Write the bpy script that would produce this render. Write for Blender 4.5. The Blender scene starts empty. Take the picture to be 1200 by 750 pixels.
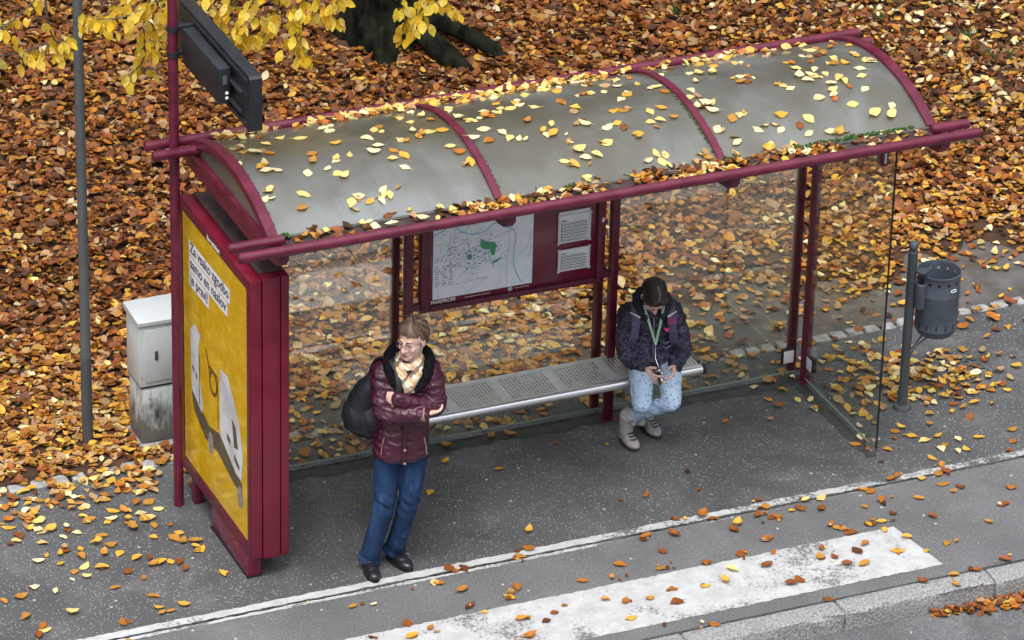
import bpy, bmesh, math, random
import numpy as np
from mathutils import Vector, Matrix
V = Vector
PI = math.pi
random.seed(11)
rng = np.random.default_rng(11)
scene = bpy.context.scene
COL = scene.collection

# ------------------------------------------------------------------ materials
def new_mat(name):
    m = bpy.data.materials.new(name); m.use_nodes = True
    nt = m.node_tree; nt.nodes.clear()
    out = nt.nodes.new('ShaderNodeOutputMaterial')
    return m, nt, out

def N(nt, kind, **kw):
    n = nt.nodes.new(kind)
    for k, v in kw.items():
        if k in n.inputs: n.inputs[k].default_value = v
        else: setattr(n, k, v)
    return n

def ramp(nt, fac, stops, interp='LINEAR'):
    r = nt.nodes.new('ShaderNodeValToRGB'); r.color_ramp.interpolation = interp
    els = r.color_ramp.elements
    while len(els) < len(stops): els.new(0.5)
    for e, (p, c) in zip(els, stops):
        e.position = p
        e.color = (c[0], c[1], c[2], 1) if not isinstance(c, (int, float)) else (c, c, c, 1)
    nt.links.new(fac, r.inputs['Fac'])
    return r.outputs['Color']

def mixc(nt, fac, a, b, mode='MIX'):
    m = nt.nodes.new('ShaderNodeMix'); m.data_type = 'RGBA'; m.blend_type = mode
    for sock, v in ((m.inputs[0], fac), (m.inputs[6], a), (m.inputs[7], b)):
        if hasattr(v, 'links') or hasattr(v, 'is_linked'): nt.links.new(v, sock)
        elif isinstance(v, (int, float)): sock.default_value = v
        else: sock.default_value = (v[0], v[1], v[2], 1)
    return m.outputs[2]

def math_n(nt, op, a, b=None, c=None):
    m = nt.nodes.new('ShaderNodeMath'); m.operation = op
    for i, v in enumerate((a, b, c)):
        if v is None: continue
        if isinstance(v, (int, float)): m.inputs[i].default_value = v
        else: nt.links.new(v, m.inputs[i])
    return m.outputs[0]

def coords(nt, scale=(1, 1, 1)):
    t = nt.nodes.new('ShaderNodeTexCoord'); mp = nt.nodes.new('ShaderNodeMapping')
    mp.inputs['Scale'].default_value = scale
    nt.links.new(t.outputs['Object'], mp.inputs['Vector'])
    return mp.outputs['Vector']

def noise(nt, vec, scale, detail=4, rough=.55, dist=0):
    n = N(nt, 'ShaderNodeTexNoise', Scale=scale, Detail=detail, Roughness=rough, Distortion=dist)
    nt.links.new(vec, n.inputs['Vector'])
    return n.outputs['Fac']

def bump(nt, h, strength, dist):
    b = N(nt, 'ShaderNodeBump', Strength=strength, Distance=dist)
    nt.links.new(h, b.inputs['Height'])
    return b.outputs['Normal']

def pbr(name, c1, c2=None, nscale=6, rough=.5, rough2=None, metal=0, spec=.5, bscale=None, bstr=.3, bdist=.005, stretch=(1, 1, 1), ramp_lo=.35, ramp_hi=.65, coat=0, translucent=0):
    m, nt, out = new_mat(name)
    p = N(nt, 'ShaderNodeBsdfPrincipled', Roughness=rough, Metallic=metal)
    p.inputs['Specular IOR Level'].default_value = spec
    p.inputs['Coat Weight'].default_value = coat
    p.inputs['Coat Roughness'].default_value = .1
    v = coords(nt, stretch)
    if c2 is not None:
        n = noise(nt, v, nscale)
        nt.links.new(ramp(nt, n, [(ramp_lo, c1), (ramp_hi, c2)]), p.inputs['Base Color'])
        if rough2 is not None:
            nt.links.new(ramp(nt, n, [(ramp_lo, rough), (ramp_hi, rough2)]), p.inputs['Roughness'])
    else:
        p.inputs['Base Color'].default_value = (*c1, 1)
    if bscale: nt.links.new(bump(nt, noise(nt, v, bscale), bstr, bdist), p.inputs['Normal'])
    if translucent:
        t = N(nt, 'ShaderNodeBsdfTranslucent'); t.inputs['Color'].default_value = (*c1, 1)
        mx = N(nt, 'ShaderNodeMixShader'); mx.inputs[0].default_value = translucent
        nt.links.new(p.outputs[0], mx.inputs[1]); nt.links.new(t.outputs[0], mx.inputs[2])
        nt.links.new(mx.outputs[0], out.inputs[0])
    else:
        nt.links.new(p.outputs[0], out.inputs[0])
    return m

def asphalt(name, dark, light, speck, amount, blotch=1.3, stain=.5):
    m, nt, out = new_mat(name)
    v = coords(nt)
    big = noise(nt, v, blotch, 6, .6, .3)
    base = ramp(nt, big, [(.3, dark), (.7, light)])
    fine = noise(nt, v, 95, 4, .8)
    base = mixc(nt, .8, base, ramp(nt, fine, [(.3, .3), (.48, .9), (.72, 2.0)]), 'MULTIPLY')
    # pale aggregate chips
    vo = N(nt, 'ShaderNodeTexVoronoi', Scale=85.0); nt.links.new(v, vo.inputs['Vector'])
    sep = nt.nodes.new('ShaderNodeSeparateColor'); nt.links.new(vo.outputs['Color'], sep.inputs[0])
    near = math_n(nt, 'LESS_THAN', math_n(nt, 'ADD', vo.outputs['Distance'], math_n(nt, 'MULTIPLY', fine, .3)), .48)
    pick = math_n(nt, 'GREATER_THAN', math_n(nt, 'ADD', sep.outputs[0], math_n(nt, 'MULTIPLY', noise(nt, v, 1.7, 5, .65), .42)), 1.21 - amount)
    base = mixc(nt, math_n(nt, 'MULTIPLY', math_n(nt, 'MULTIPLY', near, pick), .8), base, speck)
    # a few larger white chips
    vo2 = N(nt, 'ShaderNodeTexVoronoi', Scale=17.0); nt.links.new(v, vo2.inputs['Vector'])
    s2 = nt.nodes.new('ShaderNodeSeparateColor'); nt.links.new(vo2.outputs['Color'], s2.inputs[0])
    chip = math_n(nt, 'MULTIPLY', math_n(nt, 'LESS_THAN', math_n(nt, 'ADD', vo2.outputs['Distance'], math_n(nt, 'MULTIPLY', fine, .08)), .19), math_n(nt, 'GREATER_THAN', s2.outputs[1], .93))
    base = mixc(nt, math_n(nt, 'MULTIPLY', chip, .85), base, (.5, .5, .5))
    # pale dust patches and hairline cracks
    du = noise(nt, v, 2.6, 7, .7, .6)
    base = mixc(nt, math_n(nt, 'MULTIPLY', ramp(nt, du, [(.55, 0), (.72, 1)]), .38), base, (.2, .2, .195))
    vc = N(nt, 'ShaderNodeTexVoronoi', Scale=.55); vc.feature = 'DISTANCE_TO_EDGE'
    wn = nt.nodes.new('ShaderNodeTexNoise'); wn.inputs['Scale'].default_value = 2.4; wn.inputs['Detail'].default_value = 6; nt.links.new(v, wn.inputs['Vector'])
    nt.links.new(mixc(nt, .22, v, wn.outputs['Color']), vc.inputs['Vector'])
    crack = math_n(nt, 'MULTIPLY', math_n(nt, 'LESS_THAN', vc.outputs['Distance'], .0035), ramp(nt, noise(nt, v, 1.1, 3), [(.5, 0), (.58, .7)]))
    # damp dirty stains
    st = noise(nt, v, .9, 8, .65, 1.0)
    base = mixc(nt, math_n(nt, 'MULTIPLY', ramp(nt, st, [(.52, 0), (.66, 1)]), stain), base, tuple(c * .62 for c in dark))
    p = N(nt, 'ShaderNodeBsdfPrincipled', Roughness=.75)
    p.inputs['Specular IOR Level'].default_value = .35
    nt.links.new(base, p.inputs['Base Color'])
    nt.links.new(bump(nt, noise(nt, v, 120, 4, .7), .5, .004), p.inputs['Normal'])
    nt.links.new(p.outputs[0], out.inputs[0])
    return m

def road_paint(name, wear_lo, wear_hi, fade_x=None, crack_y=None):
    m, nt, out = new_mat(name)
    v = coords(nt)
    n = noise(nt, v, 45, 6, .75)
    big = noise(nt, v, 2.2, 5, .6, .4)
    w = math_n(nt, 'ADD', math_n(nt, 'MULTIPLY', n, .55), math_n(nt, 'MULTIPLY', big, .75))
    if fade_x:
        sx = nt.nodes.new('ShaderNodeSeparateXYZ'); nt.links.new(v, sx.inputs[0])
        mr = N(nt, 'ShaderNodeMapRange'); nt.links.new(sx.outputs[0], mr.inputs[0])
        mr.inputs[1].default_value, mr.inputs[2].default_value, mr.inputs[3].default_value, mr.inputs[4].default_value = fade_x
        w = math_n(nt, 'ADD', w, mr.outputs[0])
    hole = ramp(nt, w, [(wear_lo, 0), (wear_hi, 1)])
    p = N(nt, 'ShaderNodeBsdfPrincipled', Roughness=.65)
    nt.links.new(ramp(nt, noise(nt, v, 9, 6, .7), [(.3, (.33, .335, .34)), (.6, (.47, .48, .49))]), p.inputs['Base Color'])
    nt.links.new(bump(nt, noise(nt, v, 120, 3), .4, .003), p.inputs['Normal'])
    t = N(nt, 'ShaderNodeBsdfTransparent')
    mx = N(nt, 'ShaderNodeMixShader'); nt.links.new(hole, mx.inputs[0])
    nt.links.new(p.outputs[0], mx.inputs[1]); nt.links.new(t.outputs[0], mx.inputs[2])
    nt.links.new(mx.outputs[0], out.inputs[0])
    return m

def leaf_mat(name, from_object, through=.2):
    m, nt, out = new_mat(name)
    if from_object:
        o = nt.nodes.new('ShaderNodeObjectInfo'); c = o.outputs['Color']
    else:
        a = nt.nodes.new('ShaderNodeAttribute'); a.attribute_name = 'tone'; c = a.outputs['Color']
    v = coords(nt)
    c = mixc(nt, .8, c, ramp(nt, noise(nt, v, 55, 4, .7), [(.3, .62), (.5, 1.0), (.7, 1.2)]), 'MULTIPLY')
    p = N(nt, 'ShaderNodeBsdfPrincipled', Roughness=.55)
    p.inputs['Specular IOR Level'].default_value = .35
    nt.links.new(c, p.inputs['Base Color'])
    t = N(nt, 'ShaderNodeBsdfTranslucent'); nt.links.new(c, t.inputs['Color'])
    mx = N(nt, 'ShaderNodeMixShader'); mx.inputs[0].default_value = through
    nt.links.new(p.outputs[0], mx.inputs[1]); nt.links.new(t.outputs[0], mx.inputs[2])
    nt.links.new(mx.outputs[0], out.inputs[0])
    return m

def glass_mat(name, tint, refl_scale, dust):
    m, nt, out = new_mat(name)
    tr = N(nt, 'ShaderNodeBsdfTransparent'); tr.inputs['Color'].default_value = (*tint, 1)
    gl = N(nt, 'ShaderNodeBsdfGlossy', Roughness=.015); gl.inputs['Color'].default_value = (.95, 1, .97, 1)
    df = N(nt, 'ShaderNodeBsdfDiffuse'); df.inputs['Color'].default_value = (.42, .42, .36, 1)
    lw = N(nt, 'ShaderNodeLayerWeight', Blend=.5)
    f = math_n(nt, 'ADD', refl_scale, math_n(nt, 'MULTIPLY', math_n(nt, 'POWER', lw.outputs['Facing'], 5.0), 1 - refl_scale))
    v = coords(nt)
    d = ramp(nt, noise(nt, v, 3.0, 6, .65, .5), [(.3, dust * .4), (.75, dust * 1.6)])
    m1 = N(nt, 'ShaderNodeMixShader'); nt.links.new(d, m1.inputs[0])
    nt.links.new(tr.outputs[0], m1.inputs[1]); nt.links.new(df.outputs[0], m1.inputs[2])
    m2 = N(nt, 'ShaderNodeMixShader'); nt.links.new(f, m2.inputs[0])
    nt.links.new(m1.outputs[0], m2.inputs[1]); nt.links.new(gl.outputs[0], m2.inputs[2])
    nt.links.new(m2.outputs[0], out.inputs[0])
    return m

M = {}
M['maroon'] = pbr('maroon_paint', (.084, .005, .021), (.125, .009, .031), 9, rough=.3, rough2=.55, spec=.5, bscale=60, bstr=.08, bdist=.002, coat=.1)
M['case'] = pbr('crimson_case_paint', (.13, .004, .017), (.165, .007, .026), 6, rough=.32, rough2=.5, spec=.5, bscale=60, bstr=.06, bdist=.002)
M['maroon_panel'] = pbr('maroon_panel', (.135, .008, .028), (.16, .011, .036), 3, rough=.25, coat=.4)
M['dark'] = pbr('dark_metal', (.012, .014, .018), (.02, .023, .028), 8, rough=.45, bscale=90, bstr=.1)
M['black'] = pbr('black_rubber', (.008, .008, .009), rough=.6)
M['steel'] = pbr('brushed_steel', (.62, .63, .64), (.72, .73, .74), 40, rough=.32, metal=1, stretch=(.2, 8, 8))
M['tube_steel'] = pbr('satin_aluminium', (.78, .79, .8), (.84, .85, .86), 30, rough=.28, metal=.9, stretch=(.2, 6, 6))
M['grey_paint'] = pbr('grey_paint', (.075, .085, .09), (.1, .112, .118), 5, rough=.5, bscale=50, bstr=.08)
M['bin_paint'] = pbr('anthracite_paint', (.05, .064, .085), (.082, .10, .125), 7, rough=.45, bscale=70, bstr=.1)
M['pole_paint'] = pbr('pole_paint', (.05, .058, .066), (.075, .083, .09), 4, rough=.5, stretch=(1, 1, .4), bscale=40, bstr=.08)
M['kerb'] = pbr('granite', (.15, .155, .16), (.36, .365, .37), 75, rough=.85, bscale=60, bstr=1, bdist=.012)
M['cobble'] = pbr('pale_stone', (.2, .205, .205), (.36, .36, .355), 18, rough=.8, bscale=40, bstr=.6, bdist=.01)
M['soil'] = pbr('leaf_mould', (.02, .008, .003), (.07, .03, .012), 9, rough=.9, bscale=30, bstr=.8, bdist=.02)
M['path'] = pbr('dirty_path', (.06, .052, .045), (.11, .105, .1), 5, rough=.85, bscale=90, bstr=.6)
M['pavement'] = asphalt('coarse_asphalt', (.058, .059, .062), (.098, .1, .104), (.4, .4, .4), .19)
M['sidewalk'] = asphalt('smooth_asphalt', (.1, .101, .105), (.145, .147, .152), (.3, .3, .31), .06, stain=.25)
M['road'] = asphalt('road_asphalt', (.085, .086, .09), (.125, .127, .132), (.33, .33, .34), .16)
M['bark'] = pbr('bark', (.0018, .002, .0015), (.013, .016, .007), 11, rough=1, spec=.15, bscale=14, bstr=1, bdist=.03, stretch=(1, 1, .3))
M['twig'] = pbr('twig', (.05, .04, .03), (.1, .085, .07), 30, rough=.8)
M['leaf_obj'] = leaf_mat('fallen_leaf', True)
M['leaf_att'] = leaf_mat('leaf_litter', False)
M['hanging_leaf'] = leaf_mat('hanging_leaf', False, .5)
M['moss'] = pbr('moss', (.012, .05, .006), (.05, .13, .015), 60, rough=.9, bscale=120, bstr=1, bdist=.01)
M['grass'] = pbr('grass', (.03, .09, .012), (.06, .16, .02), 20, rough=.7, translucent=.25)
M['glass'] = glass_mat('tinted_glass', (.95, .95, .89), .155, .01)
M['side_glass'] = glass_mat('clear_glass', (.95, .96, .92), .045, .01)
M['glass_edge'] = pbr('glass_edge', (.2, .26, .23), rough=.3)
M['paper'] = pbr('paper', (.75, .77, .8), (.82, .84, .87), 12, rough=.45)
M['ink'] = pbr('dark_ink', (.02, .025, .05), rough=.5)
M['ink_grey'] = pbr('grey_ink', (.3, .32, .36), rough=.5)
M['white'] = pbr('white_print', (.74, .76, .8), rough=.4)
M['white_metal'] = pbr('white_frame', (.7, .68, .72), rough=.35)
M['gutter'] = pbr('gutter_metal', (.035, .02, .02), (.06, .04, .035), 14, rough=.7)
M['gasket'] = pbr('rubber_gasket', (.055, .055, .055), (.11, .11, .105), 20, rough=.7)
M['skin'] = pbr('skin', (.64, .41, .33), (.7, .47, .385), 30, rough=.5, spec=.35)
M['denim'] = None

# frosted roof sheet
def roof_mat():
    m, nt, out = new_mat('frosted_sheet')
    v = coords(nt)
    p = N(nt, 'ShaderNodeBsdfPrincipled', Roughness=.3); p.inputs['Specular IOR Level'].default_value = .9; p.inputs['Coat Weight'].default_value = .6; p.inputs['Coat Roughness'].default_value = .12
    a = ramp(nt, noise(nt, v, 1.1, 5, .6, .6), [(.3, (.09, .083, .055)), (.5, (.15, .152, .13)), (.7, (.235, .252, .255))])
    # green-brown grime; its height bias paints the crest's darker reflection into the colour
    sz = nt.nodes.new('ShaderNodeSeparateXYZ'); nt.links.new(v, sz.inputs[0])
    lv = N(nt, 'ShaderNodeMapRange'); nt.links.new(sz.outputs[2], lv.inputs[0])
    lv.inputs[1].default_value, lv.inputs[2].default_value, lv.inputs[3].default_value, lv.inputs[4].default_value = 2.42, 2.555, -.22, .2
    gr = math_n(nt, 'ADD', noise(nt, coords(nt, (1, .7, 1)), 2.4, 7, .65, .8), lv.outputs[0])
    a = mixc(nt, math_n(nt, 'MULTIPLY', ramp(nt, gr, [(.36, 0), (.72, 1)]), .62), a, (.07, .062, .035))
    # run-down dirt streaks along the slope
    st = ramp(nt, noise(nt, coords(nt, (16, 1.1, 1.1)), 1.6, 5, .7), [(.5, 0), (.72, 1)])
    a = mixc(nt, math_n(nt, 'MULTIPLY', st, .28), a, (.085, .072, .045))
    run = ramp(nt, noise(nt, coords(nt, (55, 1.6, 1.6)), 1.0, 3, .6, .5), [(.62, 0), (.70, 1)])
    a = mixc(nt, math_n(nt, 'MULTIPLY', run, .28), a, (.05, .045, .035))
    spots = ramp(nt, noise(nt, v, 60, 3, .7), [(.68, 0), (.74, 1)])
    a = mixc(nt, math_n(nt, 'MULTIPLY', spots, .35), a, (.34, .34, .33))
    nt.links.new(a, p.inputs['Base Color'])
    nt.links.new(ramp(nt, noise(nt, v, 2.3, 5, .6), [(.3, .24), (.7, .42)]), p.inputs['Roughness'])
    nt.links.new(bump(nt, noise(nt, v, 2.5, 2), .12, .03), p.inputs['Normal'])
    t = N(nt, 'ShaderNodeBsdfTranslucent'); t.inputs['Color'].default_value = (.5, .5, .46, 1)
    mx = N(nt, 'ShaderNodeMixShader'); mx.inputs[0].default_value = .2
    nt.links.new(p.outputs[0], mx.inputs[1]); nt.links.new(t.outputs[0], mx.inputs[2])
    nt.links.new(mx.outputs[0], out.inputs[0])
    return m
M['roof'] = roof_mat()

# perforated bench sheet: slots cut in four fields
def perf_mat():
    m, nt, out = new_mat('perforated_steel')
    p = N(nt, 'ShaderNodeBsdfPrincipled', Roughness=.45, Metallic=.55)
    v = coords(nt)
    nt.links.new(ramp(nt, noise(nt, v, 12, 5, .65), [(.3, (.58, .59, .59)), (.7, (.74, .75, .75))]), p.inputs['Base Color'])
    s = nt.nodes.new('ShaderNodeSeparateXYZ'); nt.links.new(v, s.inputs[0])
    x, y = s.outputs[0], s.outputs[1]
    px, py = .022, .027
    row = math_n(nt, 'FLOOR', math_n(nt, 'DIVIDE', y, py))
    xo = math_n(nt, 'ADD', x, math_n(nt, 'MULTIPLY', row, 0.0))
    fx = math_n(nt, 'ABSOLUTE', math_n(nt, 'SUBTRACT', math_n(nt, 'FRACT', math_n(nt, 'DIVIDE', xo, px)), .5))
    fy = math_n(nt, 'ABSOLUTE', math_n(nt, 'SUBTRACT', math_n(nt, 'FRACT', math_n(nt, 'DIVIDE', y, py)), .5))
    hole = math_n(nt, 'MULTIPLY', math_n(nt, 'LESS_THAN', fx, .25), math_n(nt, 'LESS_THAN', fy, .32))
    # plain strips between the fields (every 0.36 m) and along both edges
    fs = math_n(nt, 'ABSOLUTE', math_n(nt, 'SUBTRACT', math_n(nt, 'FRACT', math_n(nt, 'DIVIDE', math_n(nt, 'ADD', x, .115), .36)), .5))
    hole = math_n(nt, 'MULTIPLY', hole, math_n(nt, 'LESS_THAN', fs, .415))
    hole = math_n(nt, 'MULTIPLY', hole, math_n(nt, 'LESS_THAN', math_n(nt, 'ABSOLUTE', math_n(nt, 'SUBTRACT', y, .4975)), .135))
    t = N(nt, 'ShaderNodeBsdfTransparent')
    mx = N(nt, 'ShaderNodeMixShader'); nt.links.new(hole, mx.inputs[0])
    nt.links.new(p.outputs[0], mx.inputs[1]); nt.links.new(t.outputs[0], mx.inputs[2])
    nt.links.new(mx.outputs[0], out.inputs[0])
    return m
M['perf'] = perf_mat()

# poster: golden leaves photographed on yellow
def poster_mat():
    m, nt, out = new_mat('yellow_poster')
    v = coords(nt)
    vo = N(nt, 'ShaderNodeTexVoronoi', Scale=7.0); vo.inputs['Randomness'].default_value = 1
    nt.links.new(coords(nt, (1, 1, 1.7)), vo.inputs['Vector'])
    c = ramp(nt, vo.outputs['Distance'], [(.05, (.72, .47, .03)), (.35, (.62, .38, .007)), (.75, (.56, .33, .005))])
    c = mixc(nt, .3, c, ramp(nt, noise(nt, coords(nt, (1, 1, 2.2)), 17, 5, .6, .8), [(.35, (.47, .28, .003)), (.52, (.62, .38, .006)), (.68, (.8, .62, .14))]))
    p = N(nt, 'ShaderNodeBsdfPrincipled', Roughness=.12); p.inputs['Specular IOR Level'].default_value = .4
    nt.links.new(c, p.inputs['Base Color'])
    nt.links.new(p.outputs[0], out.inputs[0])
    return m
M['poster'] = poster_mat()

def cabinet_mat():
    m, nt, out = new_mat('cabinet_enamel')
    v = coords(nt)
    base = ramp(nt, noise(nt, v, 3, 5), [(.3, (.42, .45, .46)), (.7, (.52, .55, .56))])
    s = nt.nodes.new('ShaderNodeSeparateXYZ'); nt.links.new(v, s.inputs[0])
    low = N(nt, 'ShaderNodeMapRange'); nt.links.new(s.outputs[2], low.inputs[0])
    low.inputs[1].default_value, low.inputs[2].default_value, low.inputs[3].default_value, low.inputs[4].default_value = 0, .55, .3, -.18
    g = math_n(nt, 'ADD', noise(nt, coords(nt, (9, 9, 2.5)), 2.0, 7, .7, .4), low.outputs[0])
    base = mixc(nt, math_n(nt, 'MULTIPLY', ramp(nt, g, [(.48, 0), (.68, 1)]), .85), base, (.06, .065, .055))
    st = ramp(nt, noise(nt, coords(nt, (30, 30, 1.5)), 1.5, 5, .7), [(.6, 0), (.78, 1)])
    base = mixc(nt, math_n(nt, 'MULTIPLY', st, .4), base, (.2, .21, .2))
    p = N(nt, 'ShaderNodeBsdfPrincipled', Roughness=.5)
    nt.links.new(base, p.inputs['Base Color']); nt.links.new(p.outputs[0], out.inputs[0])
    return m
M['cabinet'] = cabinet_mat()

# ------------------------------------------------------------------ mesh helpers
def bx(bm, x0, x1, y0, y1, z0, z1, bev=0, seg=2):
    r = bmesh.ops.create_cube(bm, size=1)
    vs = r['verts']
    for v in vs:
        v.co = V(((x0 + x1) / 2 + v.co.x * (x1 - x0), (y0 + y1) / 2 + v.co.y * (y1 - y0), (z0 + z1) / 2 + v.co.z * (z1 - z0)))
    if bev:
        es = list({e for v in vs for e in v.link_edges})
        bmesh.ops.bevel(bm, geom=es, offset=bev, segments=seg, affect='EDGES', profile=.5)

def loft(bm, rings, caps=True, closed=True):
    R = [[bm.verts.new(p) for p in ring] for ring in rings]
    n = len(R[0])
    for a, b in zip(R, R[1:]):
        for i in range(n if closed else n - 1):
            j = (i + 1) % n
            try: bm.faces.new((a[i], a[j], b[j], b[i]))
            except ValueError: pass
    if caps and closed:
        bm.faces.new(list(reversed(R[0]))); bm.faces.new(R[-1])

def frame_of(d):
    d = d.normalized()
    a = V((0, 0, 1)) if abs(d.z) < .9 else V((1, 0, 0))
    u = d.cross(a).normalized()
    return u, d.cross(u).normalized()

def tube(bm, pts, r, n=14):
    pts = [V(p) for p in pts]
    rs = r if isinstance(r, (list, tuple)) else [r] * len(pts)
    rings = []; u = None
    for i, p in enumerate(pts):
        d = (pts[min(i + 1, len(pts) - 1)] - pts[max(i - 1, 0)]).normalized()
        if u is None: u, w = frame_of(d)
        else:
            u = (u - d * u.dot(d)).normalized(); w = d.cross(u)
        rings.append([p + (u * math.cos(2 * PI * k / n) + w * math.sin(2 * PI * k / n)) * rs[i] for k in range(n)])
    loft(bm, rings)

def prism(bm, poly, axis, a0, a1):
    def P(q, a):
        if axis == 'x': return V((a, q[0], q[1]))
        if axis == 'y': return V((q[0], a, q[1]))
        return V((q[0], q[1], a))
    loft(bm, [[P(q, a0) for q in poly], [P(q, a1) for q in poly]])

def ball(bm, c, ax, ay=None, az=None, sub=2):
    r = bmesh.ops.create_icosphere(bm, subdivisions=sub, radius=1)
    if ay is None: ax, ay, az = V((ax, 0, 0)), V((0, ax, 0)), V((0, 0, ax))
    for v in r['verts']:
        v.co = V(c) + ax * v.co.x + ay * v.co.y + az * v.co.z

def lathe(bm, c, prof, n=28, caps=True):
    c = V(c)
    loft(bm, [[c + V((r * math.cos(2 * PI * k / n), r * math.sin(2 * PI * k / n), z)) for k in range(n)] for r, z in prof], caps=caps)

def finish(name, bm, mat, parent=None, smooth=True, loc=None):
    """link the bmesh (built in world coordinates) as one mesh object"""
    bmesh.ops.recalc_face_normals(bm, faces=bm.faces[:])
    off = V((0, 0, 0))
    if parent is not None:
        q = parent
        while q is not None: off += q.location; q = q.parent
    elif loc is not None: off = V(loc)
    bmesh.ops.translate(bm, verts=bm.verts[:], vec=-off)
    me = bpy.data.meshes.new(name); bm.to_mesh(me); bm.free()
    if mat is not None: me.materials.append(mat)
    o = bpy.data.objects.new(name, me); COL.objects.link(o)
    if parent is not None: o.parent = parent
    else: o.location = off
    if smooth: smooth_by_angle(me)
    return o

def smooth_by_angle(me, ang=math.radians(38)):
    me.polygons.foreach_set('use_smooth', [True] * len(me.polygons))
    try: me.set_sharp_from_angle(angle=ang)
    except Exception: pass

def tag(o, label=None, cat=None, group=None, kind=None):
    if label: o['label'] = label
    if cat: o['category'] = cat
    if group: o['group'] = group
    if kind: o['kind'] = kind
    return o

def thing(name, loc, label, cat, group=None):
    o = bpy.data.objects.new(name, None); COL.objects.link(o)
    o.empty_display_size = .2; o.location = loc
    return tag(o, label, cat, group)

def B(): return bmesh.new()

def box_part(name, parent, mat, *dims, bev=0):
    bm = B(); bx(bm, *dims, bev=bev); return finish(name, bm, mat, parent)

def text_mesh(s, size, bold=0.0):
    cu = bpy.data.curves.new('lettering', 'FONT'); cu.body = s; cu.size = size; cu.extrude = .0006; cu.offset = bold
    cu.resolution_u = 3
    o = bpy.data.objects.new('lettering', cu); COL.objects.link(o)
    dg = bpy.context.evaluated_depsgraph_get()
    me = bpy.data.meshes.new_from_object(o.evaluated_get(dg))
    bpy.data.objects.remove(o); bpy.data.curves.remove(cu)
    return me

def add_text(bm, s, size, origin, right, up, width=None, bold=0.0, height=None):
    """letters laid on a plane; right and up are unit vectors of that plane"""
    me = text_mesh(s, size, bold)
    co = np.zeros(len(me.vertices) * 3); me.vertices.foreach_get('co', co); co = co.reshape(-1, 3)
    x0, x1 = co[:, 0].min(), co[:, 0].max()
    sx = width / (x1 - x0) if width else 1
    r, u = V(right), V(up); n = r.cross(u)
    vs = [bm.verts.new(V(origin) + r * ((c[0] - x0) * sx) + u * c[1] + n * c[2]) for c in co]
    for p in me.polygons:
        try: bm.faces.new([vs[i] for i in p.vertices])
        except ValueError: pass
    bpy.data.meshes.remove(me)

def remeshed(name, bm, voxel, smooth, mat, parent, disp=None):
    """union of the overlapping closed shapes in bm as one continuous skin"""
    bmesh.ops.recalc_face_normals(bm, faces=bm.faces[:])
    off = V((0, 0, 0)); q = parent
    while q is not None: off += q.location; q = q.parent
    bmesh.ops.translate(bm, verts=bm.verts[:], vec=-off)
    me = bpy.data.meshes.new(name + '_cage'); bm.to_mesh(me); bm.free()
    o = bpy.data.objects.new(name, me); COL.objects.link(o)
    r = o.modifiers.new('r', 'REMESH'); r.mode = 'VOXEL'; r.voxel_size = voxel; r.use_smooth_shade = True
    if smooth:
        s = o.modifiers.new('s', 'SMOOTH'); s.factor = .5; s.iterations = smooth
    dg = bpy.context.evaluated_depsgraph_get()
    me2 = bpy.data.meshes.new_from_object(o.evaluated_get(dg)); me2.name = name
    o.modifiers.clear(); o.data = me2; bpy.data.meshes.remove(me)
    me2.materials.clear(); me2.materials.append(mat)
    me2.polygons.foreach_set('use_smooth', [True] * len(me2.polygons))
    if disp:
        n = len(me2.vertices)
        co = np.zeros(n * 3); me2.vertices.foreach_get('co', co); co = co.reshape(-1, 3)
        no = np.array([v.normal[:] for v in me2.vertices])
        co += no * disp(co + np.array(off))[:, None]
        me2.vertices.foreach_set('co', co.ravel()); me2.update()
    o.parent = parent
    return o

def limb(bm, pts, rad, sub=2):
    """tapered chain: frustums plus joint balls"""
    pts = [V(p) for p in pts]
    for p, r in zip(pts, rad): ball(bm, p, r, sub=sub)
    for a, b, ra, rb in zip(pts, pts[1:], rad, rad[1:]):
        if (b - a).length > 1e-4: tube(bm, [a, b], [ra, rb], 16)

def resample(pts, step):
    pts = [V(p) for p in pts]; out = [pts[0]]
    for a, b in zip(pts, pts[1:]):
        n = max(1, int((b - a).length / step))
        out += [a.lerp(b, (i + 1) / n) for i in range(n)]
    return out

def smooth_path(pts, it=2):
    pts = [V(p) for p in pts]
    for _ in range(it):
        q = [pts[0]]
        for a, b in zip(pts, pts[1:]): q += [a.lerp(b, .25), a.lerp(b, .75)]
        q.append(pts[-1]); pts = q
    return pts

def puffy(bm, pts, rad, pitch=.05, amp=.06):
    """quilted sleeve: radius swells between the seams"""
    P = [V(p) for p in pts]; L = [0]
    for a, b in zip(P, P[1:]): L.append(L[-1] + (b - a).length)
    n = int(L[-1] / .007); q = []; rr = []
    for i in range(n + 1):
        s = L[-1] * i / n
        k = max(j for j in range(len(L)) if L[j] <= s + 1e-9); k = min(k, len(P) - 2)
        t = (s - L[k]) / max(L[k + 1] - L[k], 1e-6)
        q.append(P[k].lerp(P[k + 1], t))
        r = rad[k] + (rad[k + 1] - rad[k]) * t
        rr.append(r * (1 - amp + 2 * amp * abs(math.sin(PI * s / pitch)) ** .7))
    tube(bm, q, rr, 18); ball(bm, q[0], rr[0]); ball(bm, q[-1], rr[-1])

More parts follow.
